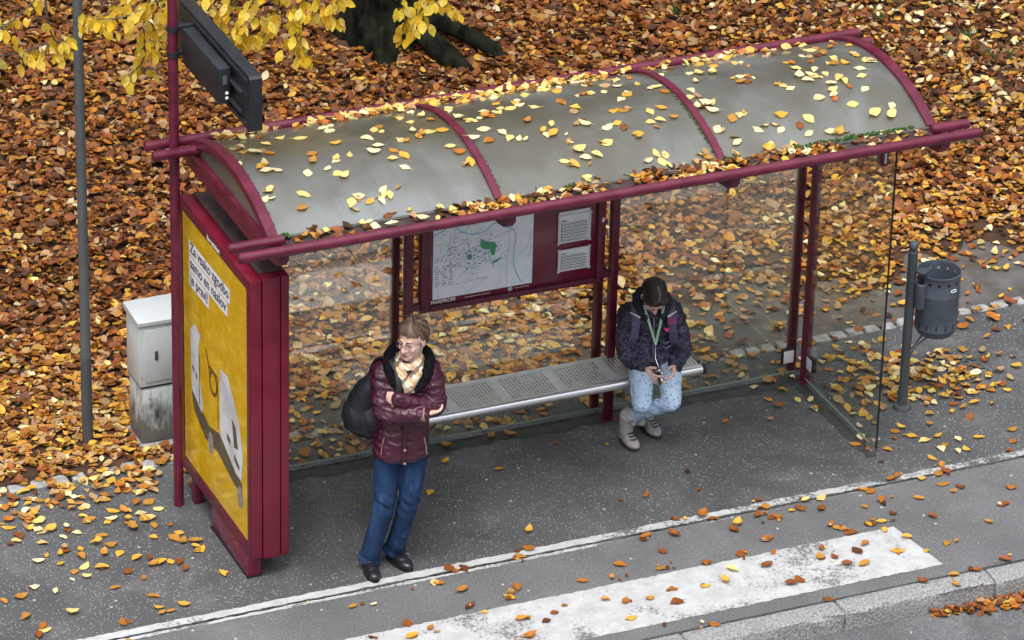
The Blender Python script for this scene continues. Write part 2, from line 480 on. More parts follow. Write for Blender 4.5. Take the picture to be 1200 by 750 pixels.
def pieces(name, bm, mat, parent=None):
    """every loose island of bm becomes an object of its own"""
    bm.verts.ensure_lookup_table(); bm.verts.index_update(); seen = set(); groups = []
    for v in bm.verts:
        if v.index in seen: continue
        st = [v]; seen.add(v.index); g = []
        while st:
            a = st.pop(); g.append(a)
            for e in a.link_edges:
                b = e.other_vert(a)
                if b.index not in seen: seen.add(b.index); st.append(b)
        groups.append(g)
    for g in groups:
        nb = B(); m = {v: nb.verts.new(v.co) for v in g}; fs = {f for v in g for f in v.link_faces}
        for f in fs: nb.faces.new([m[v] for v in f.verts])
        finish(name, nb, mat, parent)
    bm.free()
ROOF= [(-0.37,-0.58),(-0.26,-0.51),(-0.15,-0.56),(0.03,-0.47),(-0.53,-0.63),(-0.47,-0.67),(-0.52,-0.55),(-0.5,-0.86),(-0.49,-0.91),(-0.47,-0.83),(-0.27,-0.99),(-0.2,-0.89),(-0.17,-0.8),(-0.53,-1.07),(-0.59,-1.15),(-0.36,-1.16),(-0.41,-1.26),(-0.07,-0.92),(-0.1,-1.04),(0.0,-0.73),(-0.61,-0.78),(0.2,-0.72),(0.28,-0.63),(0.22,-0.84),(0.17,-0.9),(0.03,-0.88),(0.29,-0.91),(0.38,-0.81),(0.25,-0.99),(0.33,-0.97),(0.29,-1.08),(0.52,-0.78),(0.48,-0.73),(0.57,-0.76),(0.49,-0.8),(0.65,-0.77),(0.62,-0.96),(0.65,-1.02),(0.68,-1.12),(0.62,-0.52),(0.64,-0.61),(-0.08,-1.07),(-0.06,-1.24),(-0.01,-1.29),(0.06,-1.3),(0.12,-1.27),(-0.11,-1.27),(0.1,-1.22),(0.86,-0.71),(0.8,-0.65),(0.95,-0.69),(0.88,-0.84),(0.86,-0.96),(0.78,-0.92),(0.97,-0.9),(1.04,-0.99),(0.99,-0.97),(1.14,-0.63),(1.21,-0.54),(1.28,-0.66),(1.16,-0.83),(1.28,-0.91),(1.21,-0.95),(1.25,-1.0),(1.46,-0.63),(1.49,-0.77),(1.62,-0.6),(1.47,-0.96),(1.69,-0.87),(1.75,-0.88),(1.66,-1.0),(1.53,-1.15),(1.59,-1.02),(1.8,-0.75),(1.86,-0.7),(1.86,-0.56),(1.99,-0.57),(1.74,-1.12),(1.9,-0.94),(1.92,-1.04),(1.86,-1.04),(1.98,-0.92),(2.01,-1.03),(1.83,-1.31),(1.79,-1.35),(1.71,-1.33),(1.43,-1.23),(1.34,-1.17),(1.35,-1.24),(1.22,-1.24),(1.27,-1.27),(1.31,-1.09),(1.3,-1.37),(1.1,-0.51),(0.98,-0.61),(1.05,-0.66),(2.07,-0.66),(2.09,-0.74),(2.4,-0.57),(2.35,-0.54),(2.47,-0.59),(2.32,-0.68),(2.24,-0.78),(2.19,-0.86),(2.25,-0.96),(2.19,-0.97),(2.26,-1.03),(2.29,-0.95),(2.6,-0.7),(2.57,-0.78),(2.22,-1.19),(2.35,-1.12),(2.42,-1.1),(2.29,-1.31),(2.46,-1.24),(2.46,-1.38),(2.65,-1.16),(2.6,-1.27),(2.79,-0.9),(2.82,-0.94),(2.96,-0.73),(2.95,-0.62),(3.11,-0.55),(3.1,-0.65),(3.06,-0.78),(3.02,-0.85),(2.96,-0.89),(2.93,-0.83),(3.1,-0.84),(3.23,-0.56),(3.33,-0.46),(3.19,-0.72),(3.24,-0.69),(3.28,-0.75),(3.39,-0.65),(3.41,-0.76),(3.44,-0.78),(3.33,-0.85),(3.3,-0.93),(3.26,-1.06),(3.17,-0.96),(3.15,-0.92),(3.08,-0.96),(3.06,-1.02),(3.04,-1.07),(2.95,-1.07),(3.12,-1.17),(3.21,-1.27),(3.35,-1.23),(3.31,-1.3),(2.8,-1.22),(2.75,-1.33),(2.88,-1.34),(2.94,-1.35),(2.07,-1.37),(2.63,-1.39)]
PAVE= [(-1.51,0.1),(-1.44,0.46),(-1.33,0.31),(-1.31,0.03),(-1.34,-0.13),(-1.22,-0.18),(-1.11,-0.11),(-1.01,0.13),(-1.01,-0.04),(-0.94,-0.06),(-0.84,0.12),(-1.46,-0.25),(-1.51,0.16),(-1.67,-0.0),(-1.65,-0.17),(-1.55,-0.27),(-1.5,-0.44),(-1.32,-0.46),(-1.3,-0.57),(-1.13,-0.32),(-1.05,-0.46),(-1.03,-0.25),(-1.1,-0.76),(-1.05,-0.77),(-1.0,-0.79),(-1.32,-0.78),(-1.44,-0.68),(-1.54,-0.64),(-1.89,-0.76),(-1.79,-0.85),(-1.77,-1.11),(-2.04,-1.06),(-1.98,-1.19),(-2.01,-0.82),(-1.63,-0.45),(-1.22,-0.66),(-1.27,-1.1),(-1.29,-1.3),(-1.14,-1.26),(-1.45,-0.93),(-1.53,-1.31),(-1.78,-0.49),(-1.82,-0.05),(-2.1,-0.84),(-0.89,-0.47),(-0.9,-0.57),(-0.83,-0.6),(-0.85,-0.66),(-0.84,-0.7),(-0.8,-1.0),(-2.03,-1.27),(-0.23,-1.63),(-0.0,-1.92),(-0.03,-2.06),(0.1,-2.02),(0.34,-1.57),(0.32,-1.55),(0.44,-1.69),(0.41,-1.87),(0.7,-1.82),(0.67,-1.86),(0.75,-1.78),(0.54,-1.47),(0.46,-1.44),(0.91,-1.46),(0.99,-1.4),(0.76,-2.19),(0.63,-2.12),(0.6,-2.31),(1.14,-1.85),(1.32,-1.88),(1.43,-1.76),(1.64,-1.89),(1.73,-1.71),(1.68,-1.54),(1.71,-1.52),(1.88,-1.56),(1.97,-1.4),(1.18,-2.1),(1.28,-2.16),(1.43,-2.18),(1.23,-2.34),(1.6,-2.13),(1.56,-2.27),(0.21,-1.28),(0.7,-0.56),(1.2,-0.46),(1.32,-0.06),(1.01,-0.07),(0.93,-0.25),(1.44,-0.07),(1.08,-1.2),(1.32,0.06),(1.8,-2.17),(1.93,-2.16),(1.91,-1.94),(2.02,-2.06),(2.15,-1.91),(2.38,-1.8),(2.24,-2.09),(2.28,-2.33),(2.35,-2.31),(2.63,-2.04),(2.58,-2.12),(2.66,-2.15),(2.69,-2.25),(2.82,-2.13),(2.9,-2.08),(2.84,-1.85),(2.89,-1.92),(2.81,-1.8),(2.87,-1.88),(3.04,-1.87),(3.09,-1.97),(3.12,-1.87),(3.23,-1.81),(3.05,-2.22),(3.17,-2.1),(3.44,-1.93),(3.73,-2.11),(3.92,-1.95),(3.37,-2.24),(2.79,-2.28),(3.6,-2.54),(3.38,-2.59),(3.23,-2.59),(3.19,-2.69),(3.02,-2.59),(2.41,-2.56),(1.66,-2.57),(2.54,-1.37),(2.54,-1.46),(2.13,-1.42),(2.18,-1.48),(2.29,-1.58),(2.45,-1.53),(2.24,-1.64),(2.73,-1.55),(2.8,-1.48),(2.85,-1.6),(2.55,-1.6),(2.9,-1.49),(3.23,-1.52),(3.2,-1.49),(3.11,-1.67),(3.24,-1.64),(3.42,-1.43),(3.46,-1.42),(3.59,-1.5),(3.78,-1.29),(3.79,-1.39),(3.77,-1.48),(3.69,-1.6),(3.72,-1.48),(3.78,-1.68),(3.47,-1.7),(4.06,-1.79),(4.04,-1.14),(4.18,-1.16),(4.03,-1.27),(3.97,-1.27),(3.89,-1.2),(3.49,-0.88),(3.51,-0.94),(3.41,-0.96),(3.46,-1.04),(3.57,-1.09),(3.72,-0.9),(3.78,-0.87),(3.79,-0.99),(3.84,-1.07),(3.94,-1.06),(3.93,-1.17),(4.42,-1.15),(4.36,-1.28)]
TWIGS= [[(-1.83,0.29,2.94),(-1.51,0.32,2.93),(-1.35,0.35,2.96),(-1.23,0.38,2.86)],[(-1.83,0.24,3.23),(-1.63,0.27,3.11),(-1.52,0.3,2.9)],[(-1.75,0.36,3.04),(-1.54,0.39,3.11),(-1.4,0.42,3.22)],[(-1.41,0.26,3.32),(-1.38,0.29,3.06),(-1.31,0.32,2.93),(-1.24,0.35,2.96)],[(-0.39,0.23,3.34),(-0.64,0.26,3.18),(-0.9,0.29,3.06),(-1.09,0.32,3.07)],[(-0.66,0.36,3.27),(-0.78,0.39,3.01),(-0.74,0.42,2.71),(-0.87,0.45,2.6)],[(-0.69,0.57,3.19),(-0.84,0.6,3.01),(-0.94,0.63,2.93),(-1.04,0.66,2.94)],[(-0.02,0.52,3.22),(-0.21,0.55,2.96),(-0.24,0.58,2.84),(-0.19,0.61,2.71)],[(0.22,0.51,3.14),(0.12,0.54,2.86),(0.11,0.57,2.74),(0.01,0.6,2.63)],[(0.22,0.29,3.22),(0.15,0.32,2.89),(0.2,0.35,2.73),(0.23,0.38,2.63)],[(0.05,0.41,3.2),(-0.1,0.44,2.93),(-0.14,0.47,2.79),(-0.19,0.5,2.73)],[(0.55,0.31,3.17),(0.83,0.34,2.92),(0.9,0.37,2.78),(0.88,0.4,2.69)],[(1.0,0.27,3.09),(0.99,0.3,2.88),(0.92,0.33,2.74)],[(1.07,0.24,3.06),(1.03,0.27,2.86),(1.21,0.3,2.78)],[(0.43,0.29,3.19),(0.42,0.32,2.96),(0.39,0.35,2.82)],[(-0.16,0.57,3.17),(-0.31,0.6,2.96),(-0.38,0.63,2.82),(-0.44,0.66,2.65)],[(-0.41,0.53,3.22),(-0.59,0.56,3.02),(-0.61,0.59,2.79),(-0.63,0.62,2.67)],[(0.42,0.52,3.1),(0.37,0.55,2.87),(0.36,0.58,2.78)]]
# ------------------------------------------------------------------ setting
def sheet(name, x0, x1, y0, y1, z0, z1, mat):
    bm = B(); bx(bm, x0, x1, y0, y1, z0, z1)
    return tag(finish(name, bm, mat), kind='structure')

sheet('ground', -150, 150, -150, 150, -.6, -.16, M['soil'])
sheet('road', -60, 60, -40, -2.6, -.15, -.12, M['road'])
sheet('verge', -60, 60, .40, 60, -.15, -.004, M['soil'])
bm = B(); n = 260
ya = [bm.verts.new((.2 + 20 * i / n, .40, .0)) for i in range(n + 1)]
yb = [bm.verts.new((.2 + 20 * i / n, 1.12 + .16 * math.sin(i * .31) + .1 * math.sin(i * .83 + 1) + random.uniform(-.06, .06), .0)) for i in range(n + 1)]
for i in range(n): bm.faces.new((ya[i], ya[i + 1], yb[i + 1], yb[i]))
tag(finish('path', bm, M['path']), kind='structure')
sheet('sidewalk', -60, 60, -2.56, -1.475, -.15, 0, M['sidewalk'])
sheet('pavement', -60, 60, -1.465, .345, -.15, 0, M['pavement'])

bm = B()
x = -9.0
while x < 14:
    w = random.uniform(.085, .125)
    z = random.uniform(.0, .012); y = .40 + random.uniform(-.008, .008)
    bx(bm, x, x + w, y - .05, y + .05, -.1, z, bev=.018)
    x += w + random.uniform(.012, .022)
for v in bm.verts: v.co += V((random.uniform(-.004, .004), random.uniform(-.004, .004), random.uniform(-.003, .003)))
tag(finish('cobble_edging', bm, M['cobble']), kind='structure')

def kerbstone(x0, x1):
    bm = B(); bx(bm, x0 + .003, x1 - .003, -2.735 + random.uniform(-.006, .006), -2.574, -.2, .004 + random.uniform(-.004, .004), bev=.016, seg=2)
    bmesh.ops.subdivide_edges(bm, edges=[e for e in bm.edges if e.calc_length() > .3], cuts=14)
    bmesh.ops.subdivide_edges(bm, edges=[e for e in bm.edges if e.calc_length() > .09], cuts=2)
    for v in bm.verts:
        f = 1.3 if v.co.y < -2.7 and v.co.z > -.11 else .3
        v.co += V((0, random.uniform(-.007, .007) * f, random.uniform(-.004, .003) * f))
    return tag(finish('kerb', bm, M['kerb']), kind='structure')
for k in range(-5, 9): kerbstone(2.44 + k * 1.0, 3.44 + k * 1.0)

def strip(name, x0, x1, y0, y1, mat, jag=.0, z=.004):
    bm = B(); n = int((x1 - x0) / .03)
    top = [bm.verts.new((x0 + (x1 - x0) * i / n, y1 + random.uniform(-jag, jag), z)) for i in range(n + 1)]
    bot = [bm.verts.new((x0 + (x1 - x0) * i / n + (0 if i < n else .07), y0 + random.uniform(-jag, jag), z)) for i in range(n + 1)]
    for i in range(n): bm.faces.new((bot[i], bot[i + 1], top[i + 1], top[i]))
    return tag(finish(name, bm, mat, smooth=False), kind='structure')
M['paint_bar'] = road_paint('thick_road_paint', .68, .80)
M['paint_line'] = road_paint('thin_road_paint', .66, .78, (0.3, 3.0, -.07, .055))
M['paint_line2'] = road_paint('thin_road_paint_edge', .62, .74, (0.3, 2.4, -.05, .12))
strip('painted_bar', -6, 3.165, -2.445, -1.945, M['paint_bar'], .006)
strip('painted_line', -9, 9, -1.457, -1.395, M['paint_line'], .006)
strip('painted_line', -9, 9, -1.508, -1.480, M['paint_line2'], .006)
M['joint'] = pbr('joint_dirt', (.02, .019, .018), (.07, .068, .066), 7, rough=.9)
M['dark_band'] = pbr('dark_asphalt', (.022, .023, .022), (.05, .051, .05), 16, rough=.6, bscale=90, bstr=.6)  # darker asphalt for the band along the foot of the glass
bm = B(); n = 130; a = []; b = []
for i in range(n + 1):
    xx = -.44 + 3.95 * i / n; a.append(bm.verts.new((xx, -.005, .003))); b.append(bm.verts.new((xx, -.13 - .02 * math.sin(i * .5) * math.sin(i * .23) + random.uniform(-.012, .012), .003)))
for i in range(n): bm.faces.new((b[i], b[i + 1], a[i + 1], a[i]))
tag(finish('dark_strip', bm, M['dark_band'], smooth=False), kind='structure')
bm = B(); a = []; b = []
for i in range(41):
    yy = -.15 - .98 * i / 40; a.append(bm.verts.new((3.475, yy, .003))); b.append(bm.verts.new((3.40 + random.uniform(-.014, .014), yy, .003)))
for i in range(40): bm.faces.new((b[i], b[i + 1], a[i + 1], a[i]))
tag(finish('dark_strip', bm, M['dark_band'], smooth=False), kind='structure')
# open joint between the two asphalts
bm = B(); n = 500
for s0 in (0,):
    a = []; b = []
    for i in range(n + 1):
        xx = -9 + 18 * i / n; j = .006 * math.sin(i * .17) + random.uniform(-.003, .003); w = max(.0006, random.gauss(.0028, .003))
        a.append(bm.verts.new((xx, -1.47 + j + w, .006))); b.append(bm.verts.new((xx, -1.47 + j - w, .006)))
    for i in range(n): bm.faces.new((b[i], b[i + 1], a[i + 1], a[i]))
tag(finish('pavement_joint', bm, M['joint'], smooth=False), kind='structure')

# cast drain cover half buried in leaves behind the bin
t = thing('drain_cover', (4.52, -.30, 0), 'dark round iron drain cover half hidden by leaves behind the litter bin', 'drain cover')
bm = B(); lathe(bm, (4.52, -.30, 0), [(.0, .001), (.2, .001), (.205, .003), (.195, .004), (0, .004)]); finish('lid', bm, M['pavement'], t)
bm = B()
for i in range(-4, 5):
    for j in range(-4, 5):
        if i * i + j * j < 8: bx(bm, 4.52 + i * .06 - .02, 4.52 + i * .06 + .02, -.30 + j * .06 - .007, -.30 + j * .06 + .007, .0042, .006)
finish('raised_pattern', bm, M['dark'], t)

# ------------------------------------------------------------------ bus shelter
S = thing('bus_shelter', (1.4, -.75, 0), 'maroon steel bus shelter with frosted barrel roof, glass walls and bench', 'bus shelter')
RY, RZ, RR = -.755, 2.55 - 1.385, 1.385
def roof_z(y, r=RR): return RZ + math.sqrt(r * r - (y - RY) ** 2)
YF, YB = -1.412, -.10
ARCH = [-.642, .735, 2.149, 3.526]
def arc_pts(r, y0=YB, y1=YF, n=28):
    a0 = math.asin((y0 - RY) / RR); a1 = math.asin((y1 - RY) / RR)
    return [(RY + r * math.sin(a0 + (a1 - a0) * i / n), RZ + r * math.cos(a0 + (a1 - a0) * i / n)) for i in range(n + 1)]
for k in range(3):
    x0, x1 = ARCH[k] + .02, ARCH[k + 1] - .02
    bm = B(); o, i_ = arc_pts(RR), arc_pts(RR - .006)
    nx = 16
    for j in range(nx):
        xa, xb = x0 + (x1 - x0) * j / nx, x0 + (x1 - x0) * (j + 1) / nx
        if j == 0: grid_a = [bm.verts.new((xa, y, z)) for y, z in o]; low_a = [bm.verts.new((xa, y, z)) for y, z in i_]
        grid_b = [bm.verts.new((xb, y, z + .004 * math.sin(PI * (j + 1) / nx))) for y, z in o]
        low_b = [bm.verts.new((xb, y, z + .004 * math.sin(PI * (j + 1) / nx))) for y, z in i_]
        for q in range(len(o) - 1):
            bm.faces.new((grid_a[q], grid_a[q + 1], grid_b[q + 1], grid_b[q]))
            bm.faces.new((low_a[q + 1], low_a[q], low_b[q], low_b[q + 1]))
        for q in (0, len(o) - 1):
            bm.faces.new((grid_a[q], grid_b[q], low_b[q], low_a[q]))
        grid_a, low_a = grid_b, low_b
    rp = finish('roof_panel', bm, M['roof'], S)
    y, z = arc_pts(RR)[-1]
    bm = B(); tube(bm, [(x0, y - .004, z - .004), (x1, y - .004, z - .004)], .012, 8); finish('gasket', bm, M['gasket'], rp)
for k, X in enumerate(ARCH):
    w = .032 if k in (0, 3) else .024
    bm = B(); up = arc_pts(RR + .022); dn = arc_pts(RR - .03 if k in (0, 3) else RR + .004)
    loft(bm, [[V((X - w, *u)), V((X + w, *u)), V((X + w, *d)), V((X - w, *d))] for u, d in zip(up, dn)])
    bmesh.ops.bevel(bm, geom=[e for e in bm.edges if abs(e.verts[0].co.x - e.verts[1].co.x) < 1e-5 and e.calc_length() > .02 and e.calc_length() < .09], offset=.004, segments=1, affect='EDGES')
    ra = finish('roof_arch', bm, M['maroon'], S)
    # fixing bolts along the arch flank
    bm = B(); ps = arc_pts(RR + .012, n=16)
    for y, z in ps[1:-1]: ball(bm, (X + w + .003, y, z), .006, sub=1)
    pieces('bolt', bm, M['dark'], ra)
    bm = B(); prism(bm, [(-.05, 2.24), (-.05, 2.345), (-1.3, 2.372), (-1.6, 2.372), (-1.6, 2.33), (-1.56, 2.285), (-1.24, 2.235)], 'x', X - .028, X + .028)
    finish('cantilever_arm', bm, M['maroon'], S)
for X, sg in ((-.642, -1), (3.526, 1)):
    bm = B(); pts = arc_pts(RR - .032, -.16, -1.36)
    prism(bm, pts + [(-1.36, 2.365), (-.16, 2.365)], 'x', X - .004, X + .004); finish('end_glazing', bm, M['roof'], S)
    bm = B(); bx(bm, X - .03, X + .03, -1.40, -.10, 2.31, 2.362, bev=.006); finish('end_chord', bm, M['maroon'], S)

def rail(name, x0, x1, y, z, r=.031, collar=()):
    bm = B(); tube(bm, [(x0, y, z), (x1, y, z)], r, 20)
    bmesh.ops.bevel(bm, geom=[e for f in bm.faces if len(f.verts) > 6 for e in f.edges], offset=.006, segments=2, affect='EDGES')
    for c in collar: tube(bm, [(c - .006, y, z), (c + .006, y, z)], r + .003, 20)
    return finish(name, bm, M['maroon'], S)
rail('front_beam', -.918, 3.739, -1.61, 2.40, collar=(-.47, 3.38))
rail('rear_beam', -.932, 3.734, -.074, 2.40, collar=(-.47, 3.38))
rail('eaves_rail', -.931, -.60, -1.478, 2.40); rail('eaves_rail', 3.49, 3.74, -1.478, 2.40)
rail('eaves_rail', -.932, -.62, -.217, 2.40); rail('eaves_rail', 3.51, 3.74, -.217, 2.40)
bm = B(); prism(bm, [(-1.575, 2.368), (-1.575, 2.380), (-1.415, 2.375), (-1.415, 2.363)], 'x', -.60, 3.49); finish('gutter', bm, M['gutter'], S)
bm = B(); prism(bm, [(-.095, 2.372), (-.095, 2.380), (-.04, 2.376), (-.04, 2.368)], 'x', -.60, 3.49); finish('gutter', bm, M['gutter'], S)

for X in (.73, 2.102, 3.491):
    bm = B(); bx(bm, X - .026, X + .026, -.118, -.066, .006, 2.236, bev=.005); p = finish('post', bm, M['maroon'], S)
    bm = B(); bx(bm, X - .05, X + .05, -.142, -.042, .0, .008, bev=.002); finish('base_plate', bm, M['maroon'], p)
    bm = B()
    for dx in (-.037, .037): ball(bm, (X + dx, -.092, .009), .01, sub=1)
    pieces('bolt', bm, M['dark'], p)
for X in (.70, 2.072, 3.458):
    bm = B(); bx(bm, X - .026, X + .026, .03, .075, 0, 2.236, bev=.005); finish('rear_post', bm, M['maroon'], S)
bm = B(); bx(bm, -.6, 3.5, -.118, -.066, 2.24, 2.30, bev=.005); finish('head_rail', bm, M['maroon'], S)

for x0, x1 in ((-.43, .70), (.71, 2.085), (2.095, 3.47)):
    bm = B(); bx(bm, x0, x1, -.004, .004, .035, 2.2); g = finish('glass_panel', bm, M['glass'], S, smooth=False)
    bm = B(); bx(bm, x0, x1, -.005, .005, .027, .0345); finish('polished_edge', bm, M['glass_edge'], g)
bm = B(); bx(bm, 3.476, 3.484, -1.10, -.05, .035, 2.15); g = finish('side_glass_panel', bm, M['side_glass'], S, smooth=False)
bm = B(); bx(bm, 3.475, 3.485, -1.10, -.05, .027, .0345); finish('polished_edge', bm, M['glass_edge'], g)
bm = B(); bx(bm, 3.475, 3.485, -1.108, -1.1005, .027, 2.15); finish('front_edge', bm, M['black'], g)
bm = B(); bx(bm, 3.462, 3.498, -1.09, -.99 - .05, .0, .09, bev=.008); bx(bm, 3.45, 3.51, -1.085, -1.045, .0, .02, bev=.004); finish('foot_clamp', bm, M['steel'], S)
for sx, sy, ex, ey in ((3.395, -.02, .035, .012), (3.488, -.175, .012, .035)):
    bm = B(); bx(bm, sx - ex - .006, sx + ex + .006, sy - ey - .003, sy + ey + .003, .115, .215, bev=.004); c = finish('glass_clamp', bm, M['black'], S)
    bm = B(); bx(bm, sx - ex, sx + ex, sy - ey - .007, sy - ey - .0035 + .0, .122, .208, bev=.001) if ex > ey else bx(bm, sx - ex - .007, sx - ex - .0035, sy - ey, sy + ey, .122, .208, bev=.001)
    finish('cover_plate', bm, M['white_metal'], c)
bm = B(); bx(bm, 3.455, 3.505, -.97, -.90, 1.93, 2.232, bev=.004); hg = finish('glass_hanger', bm, M['maroon'], S)
bm = B(); bx(bm, 3.474, 3.486, -.9735, -.9705, 1.95, 2.02); finish('label_strip', bm, M['white'], hg)

# map and timetable board between two posts
MB = tag(box_part('map_board', S, M['maroon_panel'], .835, 1.985, -.105, -.085, 1.035, 1.80, bev=.002))
bm = B()
bx(bm, .80, .865, -.125, -.07, 1.00, 1.84, bev=.008); bx(bm, 1.975, 2.03, -.125, -.07, 1.00, 1.84, bev=.008)
bx(bm, .866, 1.974, -.125, -.07, 1.00, 1.038, bev=.008); bx(bm, .866, 1.974, -.125, -.07, 1.79, 1.84, bev=.008)
pieces('frame_bar', bm, M['maroon'], MB)
bm = B()
for z in (1.02, 1.79): bx(bm, .757, .799, -.115, -.08, z, z + .04); bx(bm, 2.031, 2.075, -.115, -.08, z, z + .04)
pieces('board_bracket', bm, M['maroon'], S)
bm = B(); bx(bm, .885, 1.545, -.109, -.106, 1.075, 1.66); finish('city_map', bm, pbr('map_print', (.72, .79, .86), (.82, .87, .91), 9, rough=.3), MB)
yM = -.1098
def flat(bm, pts, y=yM):
    bm.faces.new([bm.verts.new((p[0], y, p[1])) for p in pts])
def ribbon(bm, pts, w, y=yM):
    P = smooth_path([V((p[0], 0, p[1])) for p in pts], 3); a = []; b = []
    for i, p in enumerate(P):
        d = (P[min(i + 1, len(P) - 1)] - P[max(i - 1, 0)]).normalized(); n = V((-d.z, 0, d.x)) * w / 2
        a.append(bm.verts.new((p.x + n.x, y, p.z + n.z))); b.append(bm.verts.new((p.x - n.x, y, p.z - n.z)))
    for i in range(len(P) - 1): bm.faces.new((a[i], a[i + 1], b[i + 1], b[i]))
# the river, parks and streets of the map (u,v in the photo of the map -> board)
def mp(u, v): return (.888 + .66 * u, 1.075 + .475 * v)
bm = B(); ribbon(bm, [mp(.0, .93), mp(.09, .96), mp(.17, 1.05), mp(.28, .9), mp(.40, .84), mp(.52, .86), mp(.6, .98), mp(.7, .88), mp(.78, .86), mp(.83, .72), mp(.80, .5), mp(.80, .3), mp(.86, .1), mp(.89, .04)], .008)
finish('map_river', bm, pbr('map_blue', (.3, .5, .72), rough=.35), MB)
bm = B()
flat(bm, [mp(.46, .66), mp(.47, .77), mp(.51, .72), mp(.6, .69), mp(.63, .64), mp(.62, .58), mp(.61, .5), mp(.58, .5), mp(.56, .59), mp(.5, .61)])
flat(bm, [mp(.33, .55), mp(.36, .58), mp(.39, .54), mp(.37, .49), mp(.34, .51)])
flat(bm, [mp(.58, .37), mp(.59, .41), mp(.64, .43), mp(.68, .46), mp(.675, .43), mp(.63, .39)])
flat(bm, [mp(.385, .985), mp(.41, 1.02), mp(.415, .99)])
pieces('map_park', bm, pbr('map_green', (.03, .32, .14), rough=.35), MB)
bm = B()
for _ in range(40):
    a = V((random.gauss(.36, .22), random.gauss(.5, .22))); ang = random.choice((.3, 1.87)) + random.gauss(0, .25); l = random.uniform(.08, .35)
    b = a + V((math.cos(ang), math.sin(ang) * 1.3)) * l
    cl = lambda p: (min(max(p.x, .01), .97), min(max(p.y, .02), 1.18))
    ribbon(bm, [mp(*cl(a)), mp(*cl((a + b) / 2 + V((random.gauss(0, .01), random.gauss(0, .01))))), mp(*cl(b))], .0028, yM + .0002)
ribbon(bm, [mp(.73, .9), mp(.76, .7), mp(.735, .3), mp(.74, .02)], .003, yM + .0002)
finish('map_streets', bm, pbr('map_street', (.36, .4, .47), rough=.4), MB)
bm = B()
for _ in range(260):
    u, v = random.gauss(.32, .16), random.gauss(.55, .17)
    if not (.01 < u < .95 and .05 < v < 1.1): continue
    p = mp(u, v); s = random.uniform(.002, .006)
    flat(bm, [(p[0] - s, p[1] - s * .6), (p[0] + s, p[1] - s * .6), (p[0] + s, p[1] + s * .6), (p[0] - s, p[1] + s * .6)], yM - .0002)
for i in range(3):
    for j in range(9):
        p = mp(.02 + .07 * i, .18 + .035 * j); flat(bm, [(p[0], p[1]), (p[0] + random.uniform(.015, .035), p[1]), (p[0] + .015, p[1] + .005), (p[0], p[1] + .005)], yM - .0002)
finish('map_marks', bm, pbr('map_ink', (.2, .23, .3), rough=.4), MB)
bm = B()
p = mp(.79, 1.09); flat(bm, [p, (p[0] + .028, p[1]), (p[0] + .028, p[1] + .03), (p[0], p[1] + .03)], yM - .0003)
p = mp(.855, 1.095); flat(bm, [p, (p[0] + .085, p[1]), (p[0] + .085, p[1] + .03), (p[0], p[1] + .03)], yM - .0003)
finish('map_title', bm, M['white'], MB)
def letters(name, mat, parent, *args, dy=0, **kw):
    bm = B(); add_text(bm, *args, **kw)
    return finish(name, bm, mat, parent)
letters('lettering', M['white'], MB, 'MARPROM', .034, (.875, -.108, 1.046), (1, 0, 0), (0, 0, 1), width=.16, bold=.0008)
letters('lettering', M['white'], MB, 'Javno podjetje za mestni potniški promet', .012, (1.10, -.108, 1.052), (1, 0, 0), (0, 0, 1), width=.17)
letters('lettering', M['white'], MB, 'Mestna občina Maribor', .011, (1.43, -.108, 1.055), (1, 0, 0), (0, 0, 1), width=.10)
bm = B()
for k in range(10):
    a0, a1 = 2 * PI * k / 10, 2 * PI * (k + .7) / 10
    bm.faces.new([bm.verts.new((1.40 + r * math.cos(a), -.1082, 1.058 + r * math.sin(a))) for r, a in ((.016, a0), (.016, a1), (.011, a1), (.011, a0))])
flat(bm, [(1.394, 1.052), (1.406, 1.052), (1.408, 1.064), (1.392, 1.064)], -.1082)
finish('town_crest', bm, M['white'], MB)
for x0, x1, z0, z1, rows in ((1.715, 1.925, 1.312, 1.50, 6), (1.72, 1.925, 1.118, 1.262, 5)):
    bm = B(); bx(bm, x0, x1, -.110, -.1055, z0, z1); tt = finish('timetable', bm, M['paper'], MB)
    bm = B()
    for a in (x0, x1): tube(bm, [(a, -.112, z0), (a, -.112, z1)], .006, 8); ball(bm, (a, -.112, z0), .011); ball(bm, (a, -.112, z1), .011)
    tube(bm, [(x0, -.112, z1), (x1, -.112, z1)], .004, 8); tube(bm, [(x0, -.112, z0), (x1, -.112, z0)], .003, 8)
    finish('timetable_holder', bm, M['white_metal'], MB)
    bm = B(); hh = (z1 - z0) * .7 / rows
    for r in range(rows):
        zz = z0 + .012 + r * hh
        bx(bm, x0 + .018, x1 - .014, -.1125, -.1115, zz, zz + .0035)
        xx = x0 + .02
        while xx < x1 - .03:
            w = random.uniform(.006, .016); bx(bm, xx, xx + w, -.1122, -.1117, zz + .010, zz + .013); xx += w + .006
    bx(bm, x0 + .018, x0 + .05, -.1125, -.1115, z0 + .014 + rows * hh, z0 + .02 + rows * hh)
    bx(bm, x0 + .016, x0 + .0185, -.1125, -.1115, z0 + .012, z0 + .014 + rows * hh)
    finish('timetable_print', bm, M['ink'], MB)
box_part('timetable_header', MB, M['white_metal'], 1.715, 1.925, -.112, -.1055, 1.505, 1.525)
bm = B()
flat(bm, [(1.998, 1.42), (2.004, 1.455), (2.012, 1.44), (2.02, 1.452), (2.018, 1.43), (2.01, 1.415)], -.1262)
finish('torn_sticker', bm, M['white'], MB)

